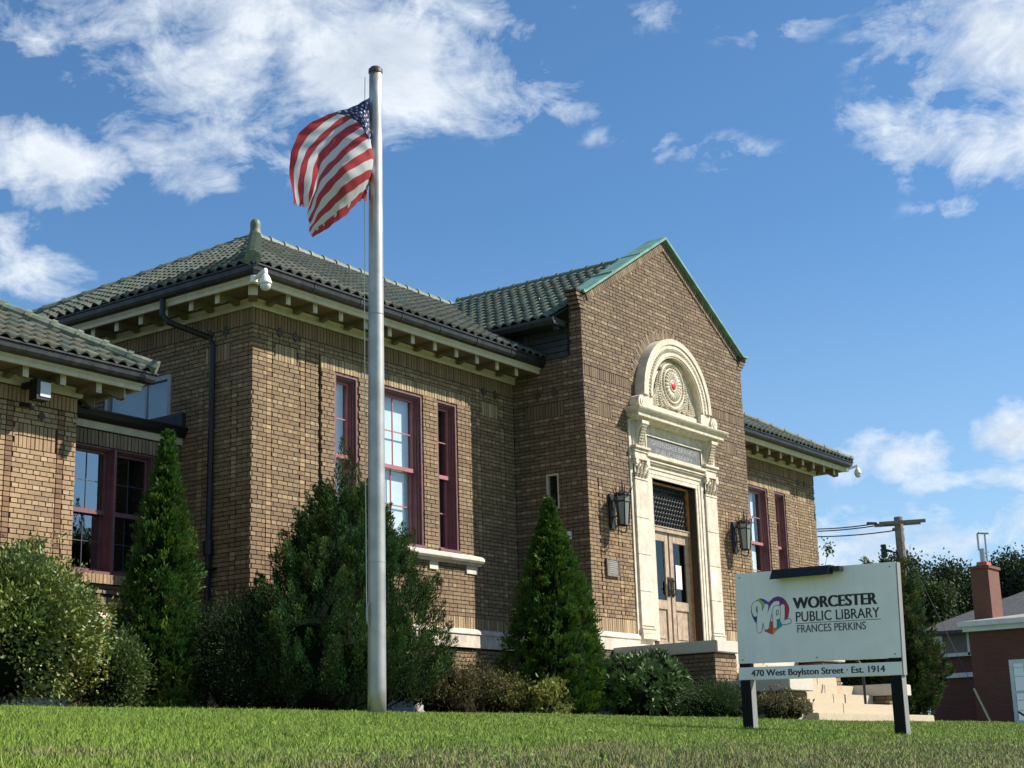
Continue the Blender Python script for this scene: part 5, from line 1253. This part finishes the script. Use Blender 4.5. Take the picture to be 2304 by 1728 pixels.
mat('core2', (.022, .017, .010), 1.0, spec=0)  # brown solid inside twiggy shrubs, coloured dark for the shade within
twiggy('spirea_shrub', 'brownish twiggy low shrub between the juniper and the right arborvitae', (2.55, -1.75, .3), (.98, .55, .98), 520, (.085, .078, .028), (.085, .062, .040), 9500, .05, 5)
twiggy('spirea_shrub', 'olive feathery mound just left of the right arborvitae', (3.30, -2.05, .3), (.60, .40, .74), 300, (.105, .105, .030), (.09, .065, .035), 6500, .05, 6)
bush('evergreen_shrub', 'small bright yellow-green shrub at the lawn edge before the right arborvitae', 'shrub', (3.86, -2.50, .22), (.36, .22, .26), (.20, .215, .055), .075, .045, 110, 20, .06, 'leaf', lobes=4, seed=15)
# rhododendron: whorls of long leaves
t = plant_thing('rhododendron', (6.05, -2.85, 0), 'rhododendron with long glossy leaves below the stair wall', 'rhododendron'); parts = []
rg = np.random.default_rng(9); cs = ell_surface(300, (6.05, -2.85, .46), (1.02, .58, .55), -.75, .2)
for c_ in cs:
    n = 13; th = np.arange(n)*2*np.pi/n+rg.random()*6; o_ = c_-np.array([6.05, -2.85, .3]); o_ /= np.linalg.norm(o_)
    x = np.cross(o_, [.1, .2, .97]); x /= np.linalg.norm(x)+1e-6; y = np.cross(o_, x)
    D = o_*.75+(x*np.cos(th)[:, None]+y*np.sin(th)[:, None])*.9+np.array([0, 0, .15])+rg.normal(size=(n, 3))*.15
    parts.append(leaves(np.tile(c_, (n, 1)), D, .145*rg.uniform(.7, 1.2, n), .040*rg.uniform(.8, 1.2, n), cvar((.070, .125, .036), n, .3, .15), np.tile(o_, (n, 1))))
for v, f, cc in parts: v[:, 2] = np.maximum(v[:, 2], .0)
build_leaves('foliage', parts, 'leaf_glossy', t); lump('shade_core', (6.05, -2.8, .34), (.92, .45, .42), t, seed=4); twigs((6.05, -2.85, 0), [tuple(x) for x in cs[:12]], .02, .007, 'stem', 'bark', t)
bush('yew_shrub', 'low spreading dark yew beside the left sign post', 'shrub', (6.30, -3.95, .10), (.92, .45, .36), (.034, .062, .018), .05, .014, 360, 34, .07, 'leaf', lobes=5, seed=18, up=.6)
twiggy('spirea_shrub', 'small sparse olive shrub at the foot of the stone steps', (6.62, -5.0, .1), (.62, .42, .52), 170, (.105, .10, .045), (.14, .11, .075), 3000, .06, 26)
# conifer past the far corner of the library
rg = np.random.default_rng(33); PL = []
kc = np.array([21.2, -.95, .02])
for i in range(420):
    h = rg.random()**1.15*.95; Rr = np.interp(h, [0, .1, .35, .6, .8, 1], [.62, .95, 1.0, .58, .36, .08])*.98*rg.uniform(.6, 1.0); th = rg.random()*2*np.pi
    PL.append((kc+np.array([Rr*math.cos(th), Rr*math.sin(th), .15+h*3.7]), np.array([math.cos(th)*.7, math.sin(th)*.7, .8]), rg.uniform(.35, .7), rg.uniform(.10, .2)))
juniper('full green conifer past the far corner of the library, behind the sign', tuple(kc), PL, (.040, .062, .020), 'conifer_tree', core=[((21.2, -.95, 1.4), (.8, .8, 1.4)), ((21.2, -.95, 2.6), (.5, .5, 1.0))], per=90, cat='conifer', leafL=.11, seed=8)
# vine on the far corner of the library
t = plant_thing('climbing_vine', (19.45, -.08, 3.4), 'small climbing vine on the far right brick corner', 'vine'); rg = np.random.default_rng(3)
b = B(); b.tube([(19.44, -.05, 1.6), (19.50, -.06, 2.4), (19.46, -.04, 3.2), (19.55, -.08, 3.9), (19.78, -.12, 4.35)], [.012, .010, .008, .006, .004], 5, False); b.obj('stem', 'bark', t)
P0 = np.concatenate([np.array([[19.50+.14*rg.random(), -.08+.05*rg.normal(), 1.9+2.0*rg.random()] for _ in range(90)]), np.array([[19.66+.10*rg.normal(), -.12+.06*rg.normal(), 4.28+.10*rg.normal()] for _ in range(70)])])
build_leaves('foliage', [leaves(P0, rg.normal(size=(len(P0), 3))+np.array([.5, 0, -.3]), .11*rg.uniform(.6, 1.2, len(P0)), .05*rg.uniform(.7, 1.2, len(P0)), cvar((.06, .085, .03), len(P0)))], 'leaf', t)

# ================================================================== NEIGHBOURHOOD
def at(u, v, D):
    u, v = u*2304/2212, v*2304/2212
    return CAM_POS+(fw+cr*((u-1152)/FPX)+cu*((864-v)/FPX))*D
def onx(u, v, x):
    u, v = u*2304/2212, v*2304/2212; d = fw+cr*((u-1152)/FPX)+cu*((864-v)/FPX); return CAM_POS+d*((x-CAM_POS.x)/d.x)
def brick_tex(name, c1, c2, mo):
    M = bpy.data.materials.new(name); M.use_nodes = True; t = M.node_tree; q = G(t); p = t.nodes['Principled BSDF']
    pos = N(t, 'ShaderNodeNewGeometry').outputs['Position']; s_ = N(t, 'ShaderNodeSeparateXYZ'); q.link(pos, s_.inputs[0])
    cb = N(t, 'ShaderNodeCombineXYZ'); q.link(q.math('ADD', s_.outputs[0], s_.outputs[1]), cb.inputs[0]); q.link(s_.outputs[2], cb.inputs[1])
    b = N(t, 'ShaderNodeTexBrick'); q.link(cb.outputs[0], b.inputs['Vector']); b.inputs['Scale'].default_value = 1
    b.inputs['Brick Width'].default_value = .215; b.inputs['Row Height'].default_value = .0677; b.inputs['Mortar Size'].default_value = .006
    b.inputs['Color1'].default_value = c4(c1); b.inputs['Color2'].default_value = c4(c2); b.inputs['Mortar'].default_value = c4(mo)
    f = q.noise(pos, .8, 5, .6); q.link(q.mix(q.rng(f, .35, .7, 0, .35), b.outputs[0], c4([x*.6 for x in c1])), p.inputs['Base Color']); p.inputs['Roughness'].default_value = .9
    MATS[name] = M
brick_tex('brick_red', (.135, .040, .030), (.100, .031, .024), (.12, .080, .066)); brick_tex('brick_chimney', (.17, .062, .042), (.14, .050, .034), (.15, .10, .075))
mat('trim_white', (.60, .62, .63), .6, noise=(3, .9, 1.05)); mat('shingle', (.060, .063, .068), .9, noise=(9, .7, 1.3)); mat('shingle_pale', (.26, .25, .235), .9, noise=(7, .7, 1.25)); mat('siding', (.15, .135, .115), .8, noise=(2, .9, 1.1)); mat('clay', (.42, .13, .075), .8); mat('steel', (.40, .41, .42), .4, .7)
nh = empty('brick_house', (38, -2, 0), 'red brick house with white cornice and tall chimney at the right edge', 'house')
HX = 33.8; yL = onx(2096, 1400, HX).y
B().box(HX, HX+9, yL-12, yL, -.4, 3.30).obj('wall', 'brick_red', nh)
cor = onx(2100, 1347, HX).z
B().box(HX-.28, HX+9.2, yL-12.2, yL+.25, cor-.10, cor+.06).box(HX-.16, HX+9.1, yL-12.1, yL+.14, cor-.26, cor-.10).obj('cornice', 'trim_white', nh)
B().add([(HX-.28, yL-12.2, cor+.06), (HX-.28, yL+.25, cor+.06), (HX+4.6, yL-4.5, cor+.75), (HX+4.6, yL-8, cor+.75)], [(0, 1, 2, 3)]).add([(HX-.28, yL+.25, cor+.06), (HX+9.2, yL+.25, cor+.06), (HX+4.6, yL-4.5, cor+.75)], [(0, 1, 2)]).obj('roof', 'shingle_pale', nh)
cx0 = 34.3; ya, yb = onx(2097, 1250, cx0).y, onx(2136, 1250, cx0).y; zt = onx(2110, 1222, cx0).z-.05
ch = B().box(cx0, cx0+1.05, yb, ya, 3.0, zt).box(cx0-.05, cx0+1.10, yb-.05, ya+.05, zt-.05, zt+.04).obj('chimney', 'brick_chimney', nh)
ym = (ya+yb)/2
B().box(cx0+.3, cx0+.7, ym-.18, ym+.16, zt+.04, zt+.20).obj('flue_liner', 'clay', ch)
B().tube([(cx0+.5, ym, zt+.2), (cx0+.5, ym, zt+.65)], .09, 12).obj('flue_pipe', 'steel', ch)
B().tube([(cx0+.45, ym-.16, zt+.2), (cx0+.45, ym-.16, zt+1.15)], .035, 8).tube([(cx0+.45, ym-.3, zt+1.12), (cx0+.45, ym+.02, zt+1.16)], .03, 8).tube([(cx0+.5, ym+.1, zt+.6), (cx0+.5, ym+.10, zt+1.15), (cx0+.5, ym+.02, zt+1.2)], .04, 8).obj('vent_pipe', 'steel', ch)
wy = onx(2187, 1500, HX).y; wz = onx(2190, 1425, HX).z
wn = B((HX, wy, 0), (0, -1, 0), (1, 0, 0)); wn.ring(0, 1.25, .1, wz, .12, -.04, .06); wn = wn.obj('window', 'trim_white', nh)
mm = B((HX, wy, 0), (0, -1, 0), (1, 0, 0)).box(.12, 1.13, -.036, -.008, (wz)/2, wz/2+.09)
for i in range(1, 3): mm.box(.12+i*.337-.015, .12+i*.337+.015, -.030, -.012, .22, wz-.12)
for z in (.25, .40, .75, .88): mm.box(.12, 1.13, -.028, -.013, wz*z-.012, wz*z+.012)
mm.obj('muntin', 'trim_white', wn); B((HX, wy, 0), (0, -1, 0), (1, 0, 0)).add([(.1, -.01, .2), (1.15, -.01, .2), (1.15, -.01, wz-.1), (.1, -.01, wz-.1)], [(0, 1, 2, 3)]).obj('pane', 'glass_sky', wn)
B((HX, wy, 0), (0, -1, 0), (1, 0, 0)).box(.1, 1.15, -.006, -.002, .2, wz-.1).obj('room_recess', 'grey_backing', wn)
# grey house behind
gh = empty('grey_house', (41, 4, 0), 'grey clapboard house with dark hipped roof behind the brick house', 'house')
GX = 38.5; e0 = onx(2090, 1362, GX); y1 = onx(1990, 1362, GX).y; y0 = e0.y-3; ze = e0.z
zb = onx(2050, 1418, GX).z
sd = B(); k_ = 0; zq = zb+.08
while zq < ze: sd.box(GX-.012, GX, y0, y1-.1, zq, zq+.115); sd.box(GX-.006, GX+6, y0, y1-.1, zq+.115, zq+.13); zq += .13
sd.obj('clapboard', 'siding', gh); B().box(GX+.01, GX+7, y0, y1-.1, zb, ze).obj('wall', 'siding', gh); B().box(GX-.05, GX+.02, y0, y1-.1, zb-.02, zb+.10).box(GX-.05, GX+.02, onx(2096, 1400, GX).y-.0, onx(2091, 1400, GX).y, zb, ze).obj('trim', 'trim_white', gh)
B().box(GX+.1, GX+7, y0, y1-.1, -.4, zb).obj('lower_wall', 'brick_red', gh); lz = onx(2060, 1463, GX).z; B().box(GX-.02, GX+.12, y0, y1-.6, lz-.02, lz+.14).obj('trim', 'trim_white', gh)
rp = onx(2096, 1288, GX+3)
B().add([(GX-.4, y0-.4, ze), (GX-.4, y1+.3, ze), (GX+3, y1-3.2, rp.z+.1), (GX+3, y0+1, rp.z+.1)], [(0, 1, 2, 3)]).add([(GX-.4, y1+.3, ze), (GX+7, y1+.3, ze), (GX+3, y1-3.2, rp.z+.1)], [(0, 1, 2)]).add([(GX-.4, y0-.4, ze), (GX+3, y0+1, rp.z+.1), (GX+7, y0-.4, ze)], [(0, 1, 2)]).box(GX-.42, GX-.3, y0-.4, y1+.3, ze-.1, ze+.02).obj('roof', 'shingle', gh)
w0 = onx(2015, 1375, GX); w1 = onx(2040, 1418, GX)
gw = B((GX, w0.y, 0), (0, -1, 0), (1, 0, 0)); ww = w0.y-w1.y; gw.ring(0, ww, w1.z+.05, w0.z, .11, -.05, .02); gw.box(.1, ww-.1, -.04, .0, (w0.z+w1.z)/2-.03, (w0.z+w1.z)/2+.03); gw = gw.obj('window', 'trim_white', gh)
B((GX, w0.y, 0), (0, -1, 0), (1, 0, 0)).box(.05, ww-.05, -.02, -.015, w1.z+.1, w0.z-.05).obj('pane', 'glass_pane_far', gw) if mat('glass_pane_far', (.05, .06, .07), .08) else None
fh = empty('distant_house', (58, -4, 0), 'pale roofed house with narrow brick chimney far behind the tall chimney', 'house')
p = at(2168, 1330, 66); q2 = at(2150, 1300, 66)
B().box(p.x, p.x+1.0, p.y-.45, p.y+.45, 0, at(2170, 1290, 66).z).obj('chimney', 'brick_chimney', fh)
e1 = at(2130, 1345, 64); B().add([(e1.x, e1.y+1.5, e1.z-.2), (e1.x, e1.y-12, e1.z-.2), (e1.x+5, e1.y-8, e1.z+2.0), (e1.x+5, e1.y-1.5, e1.z+1.2)], [(0, 1, 2, 3)]).obj('roof', 'shingle', fh)
B().box(e1.x+.3, e1.x+7, e1.y-12, e1.y+1.2, 0, e1.z-.2).obj('wall', 'siding', fh)
# utility pole and wires
UD = 62; tp = at(1940, 1117, UD); bs = at(1952, 1400, UD)
up_ = empty('utility_pole', (tp.x, tp.y, 0), 'wooden utility pole with crossarm and wires right of the library', 'utility pole')
B().tube([(tp.x, tp.y, -.3), (tp.x, tp.y, tp.z*.6), (tp.x, tp.y, tp.z)], [.24, .20, .17], 12).obj('shaft', 'wood_pole', up_)
av = Vector((.35, -.94, 0)).normalized(); cz = tp.z-.25
for k_, o_ in enumerate((-.24, .24)):
    o2 = Vector((av.y, -av.x, 0))*o_; b = B((tp.x+o2.x, tp.y+o2.y, 0), av, (av.y, -av.x, 0)).box(-.95+.2*k_, .85+.2*k_, -.05, .05, cz-.06, cz+.07); b.obj('crossarm', 'wood_pole', up_)
wl_ = []
for i, (a_, zz_) in enumerate(((-.88, .05), (-.35, .02), (.15, -.25))):
    p0 = Vector((tp.x, tp.y, cz))+av*a_+Vector((0, 0, zz_)); far = at(1600, 1126+10*i, 75); d_ = (far-p0)
    B().tube([p0, p0+d_.normalized()*.7], .06, 6).obj('insulator', 'black_metal', up_)
    B().tube([p0+d_*t+Vector((0, 0, -.5*4*t*(1-t)*.6)) for t in np.linspace(0, 1, 14)], .026, 5).obj('wire', 'black_metal', up_)
eq = B(); q = Vector((tp.x, tp.y, cz))
eq.tube([q-av*.55+Vector((-.3, 0, -.85)), q-av*.55+Vector((-.3, 0, -1.35))], [.10, .14], 8).tube([q-av*.65+Vector((-.3, 0, -1.5)), q-av*.65+Vector((-.3, 0, -2.1))], [.13, .08], 8)
eq.tube([q-av*.6+Vector((-.3, 0, -1.9)), q+Vector((0, 0, -1.9))], .05, 6).tube([q-av*.45+Vector((-.3, 0, -1.1)), q-av*.1+Vector((-.2, 0, -1.2)), q+Vector((-.2, 0, -1.9))], .04, 6)
eq.tube([q-av*.6+Vector((-.3, 0, -2.1)), q-av*.6+Vector((-.3, 0, -2.8)), q-av*1.1+Vector((-.3, 0, -3.9))], .035, 6).tube([q+av*.2+Vector((-.2, 0, -1.7)), q+av*.42+Vector((-.2, 0, -2.3)), q+av*.25+Vector((-.2, 0, -3.2))], .05, 6)
for i in range(6): eq.tube([q+Vector((-.28, .05*i, -2.6-.3*i)), q-av*.4+Vector((-.3, 0, -3.2-.35*i)), q+Vector((-.28, 0, -3.8-.35*i))], .025, 5)
eq.obj('fittings', 'black_metal', up_)
B().lathe((tp.x-.55*av.x-.3, tp.y-.55*av.y, cz-2.35), [(0, .10), (.3, .06), (.34, 0), (.25, -.05), (0, -.06)], 14).obj('street_light', 'steel', up_)
ga = at(2140, 1560, 47); gp0 = Vector((tp.x, tp.y, cz-.6))
B().tube([gp0, ga], .009, 5).obj('guy_wire', 'black_metal', up_); gdir = (gp0-ga).normalized(); B().tube([ga, ga+gdir*2.2], .035, 8).obj('guy_guard', 'guard', up_) if mat('guard', (.42, .37, .16), .6) else None
# trees behind the houses
def tree(label, base, H, Rr, Rz, seed, col=(.030, .050, .018), ncl=260, per=60, leaf=.16):
    rg = np.random.default_rng(seed); rn = random.Random(seed); t = empty('tree', (base[0], base[1], 0), label, 'tree', 'trees behind the houses')
    b = B().tube([(base[0], base[1], -.3), (base[0]+.1, base[1], H*.35), (base[0], base[1]+.15, H*.62), (base[0]+.1, base[1], H*.9)], [.32, .25, .16, .05], 9); tips = []
    cs = []
    for i in range(14):
        a = rn.uniform(0, 6.28); z = H*rn.uniform(.35, .9); rr = Rr*rn.uniform(.35, .85)*(1-.55*max(0, z/H-.5)); e = (base[0]+rr*math.cos(a), base[1]+rr*math.sin(a), z+rn.uniform(.2, 1.0)); b.tube([(base[0], base[1], z*.72), (base[0]+rr*.5*math.cos(a), base[1]+rr*.5*math.sin(a), z*.9), e], [.10, .06, .02], 6); tips.append(e)
    b.obj('trunk', 'bark', t)
    for e in tips+[(base[0], base[1], H-Rz*.18)]:
        n = ncl//15; cs.append(np.array(e)+rg.normal(size=(n, 3))*np.array([Rr*.22, Rr*.22, Rz*.20]))
    cs = np.concatenate(cs); cs[:, 2] = np.minimum(cs[:, 2], H)
    build_leaves('crown', [clumps(cs, .36, per, leaf, leaf*.7, col, (base[0], base[1], H*.55), .2, .6, 1.0, .4)], 'leaf_tree', t)
for i, (u, v, D, rp_, lb) in enumerate(((1962, 1222, 78, 52, 'tallest dark tree just right of the utility pole'), (2035, 1240, 82, 42, 'dark tree between the utility pole and the chimney'), (2075, 1256, 84, 30, 'small round tree just left of the tall chimney'), (2172, 1222, 80, 50, 'dense dark tree right of the tall chimney'), (2225, 1236, 78, 50, 'tree cut by the right edge of the picture'), (2000, 1290, 72, 40, 'lower bright green tree above the grey roof'), (1925, 1290, 76, 40, 'dark tree behind the foot of the utility pole'), (1868, 1395, 66, 45, 'low dark tree seen in the gap under the sign board'))):
    p = at(u, v, D); Rr = rp_*2304/2212/FPX*D; tree(lb, (p.x, p.y), p.z, Rr*1.15, min(p.z*.6, 4), 40+i, col=(.022, .040, .014) if i != 5 else (.042, .068, .018))

# ================================================================== GRASS
rg = np.random.default_rng(77); NB = 900000
az_ = R(54.5)+rg.uniform(-R(20), R(20), NB); r_ = 4.2+rg.random(NB)**1.1*31
gx = CAM_POS.x+r_*np.sin(az_); gy = CAM_POS.y+r_*np.cos(az_)
GY = np.array([-400, -40, -15.2, -14.2, -13.9, -12.4, -10.25, -8.57, -4.63, -3.4, -2.6, 0, 2000.]); GZv = np.array([-2.6, -2.4, -2.3, -1.5, -0.86, -.715, -.545, -.42, -.115, -.045, 0, 0.04, 0.04])
ok = (gy > -14.0) & ((gy < -2.5) | ((gx > 20.5) & (gy < 9))) & ~((gx > 7.1) & (gx < 12.6) & (gy > -5.17))
gx, gy, r_ = gx[ok], gy[ok], r_[ok]; n = len(gx); gzv = np.interp(gy, GY, GZv)
def fbm(x, y, s): return (np.sin(x*1.3*s+1.7*np.sin(y*.9*s))+np.sin(y*1.7*s+2.1*np.sin(x*.7*s+1))+np.sin((x+y)*2.9*s+np.sin(x*2.3*s))*.6+np.sin((x-1.7*y)*5.3*s)*.4)/3
p1, p2 = fbm(gx, gy, .9), fbm(gx+7, gy-3, 2.7)
dry = np.clip((-11.2-gy)/1.0+p1*1.35+p2*.7, 0, 1)*np.clip((-9.8-gy)/.8, 0, 1)
dry = np.clip(dry*.85, 0, 1)*(rg.random(n) < .85)
g1 = np.array([.235, .345, .040]); g2 = np.array([.170, .280, .030]); g3 = np.array([.32, .40, .085]); dc = np.array([.34, .265, .145]); dg = np.array([.13, .15, .06])
mixv = np.clip(.5+.35*p2+rg.normal(size=n)*.25, 0, 1)[:, None]; colr = g2*(1-mixv)+g1*mixv
lite = (rg.random(n) < .12)[:, None]; colr = np.where(lite, g3, colr)
dsel = rg.random(n)[:, None] < .55; dcol = np.where(dsel, dc, dg)
colr = colr*(1-dry[:, None])+dcol*dry[:, None]; colr *= (1+rg.uniform(-.22, .22, (n, 1)))
hgt = (.018+.022*rg.random(n))*(1+.35*p1)*(1-.2*dry)*np.where(rg.random(n) < .03, 1.7, 1.0); wd = .0034*np.maximum(1, r_/11.)*rg.uniform(.7, 1.3, n)
th = rg.random(n)*2*np.pi; ln_a = rg.random(n)*2*np.pi; lean = hgt*rg.uniform(.15, .95, n)
base = np.stack([gx, gy, gzv-.004], 1); sd_ = np.stack([np.cos(th), np.sin(th), np.zeros(n)], 1)*wd[:, None]
tip = base+np.stack([np.cos(ln_a)*lean, np.sin(ln_a)*lean, hgt], 1)
V = np.stack([base-sd_, base+sd_, tip], 1).reshape(-1, 3)
# clover and broad-leaved weeds among the blades
nw = 9000; wa = R(54.5)+rg.uniform(-R(19), R(19), nw); wr = 5.5+rg.random(nw)*13; wx = CAM_POS.x+wr*np.sin(wa); wy_ = CAM_POS.y+wr*np.cos(wa); wp = fbm(wx+3, wy_+11, 1.6)+fbm(wx, wy_, .6)*.6
ok = (wy_ > -13.6) & (wy_ < -2.8) & (wp > .42); wx, wy_ = wx[ok], wy_[ok]; m = len(wx)
Wb = np.stack([wx, wy_, np.interp(wy_, GY, GZv)+.018+.018*rg.random(m)], 1); wt = rg.random(m)*6.28; ws = .006+.006*rg.random(m)
e1_ = np.stack([np.cos(wt), np.sin(wt), .3*rg.normal(size=m)], 1)*ws[:, None]; e2_ = np.stack([-np.sin(wt), np.cos(wt), .4+.3*rg.normal(size=m)], 1)*ws[:, None]
V = np.concatenate([V, np.stack([Wb-e1_, Wb+e1_, Wb+e2_*1.6], 1).reshape(-1, 3)]); colr = np.concatenate([colr, np.array([.20, .34, .07])*(1+rg.uniform(-.3, .4, (m, 1)))]); n += m
mat('grass_blade', attr='face', rough=.6, transl=.30, spec=.25)
_t = MATS['grass_blade'].node_tree; _q = G(_t)                 # soft sward: blades shade partly like the surface they cover
_nn = _q.vmath('NORMALIZE', _q.vmath('ADD', _q.vmath('MULTIPLY', N(_t, 'ShaderNodeNewGeometry').outputs['Normal'], (.55, .55, .55)), (0, 0, .75)))
for _n in _t.nodes:
    if _n.type in ('BSDF_PRINCIPLED', 'BSDF_TRANSLUCENT'): _q.link(_nn, _n.inputs['Normal'])
gr_ = np_mesh('grass', V, np.arange(n*3).reshape(-1, 3), 'grass_blade', None, colr); tag(gr_, 'mown green lawn with dry straw patches near the kerb', 'grass', kind='stuff')
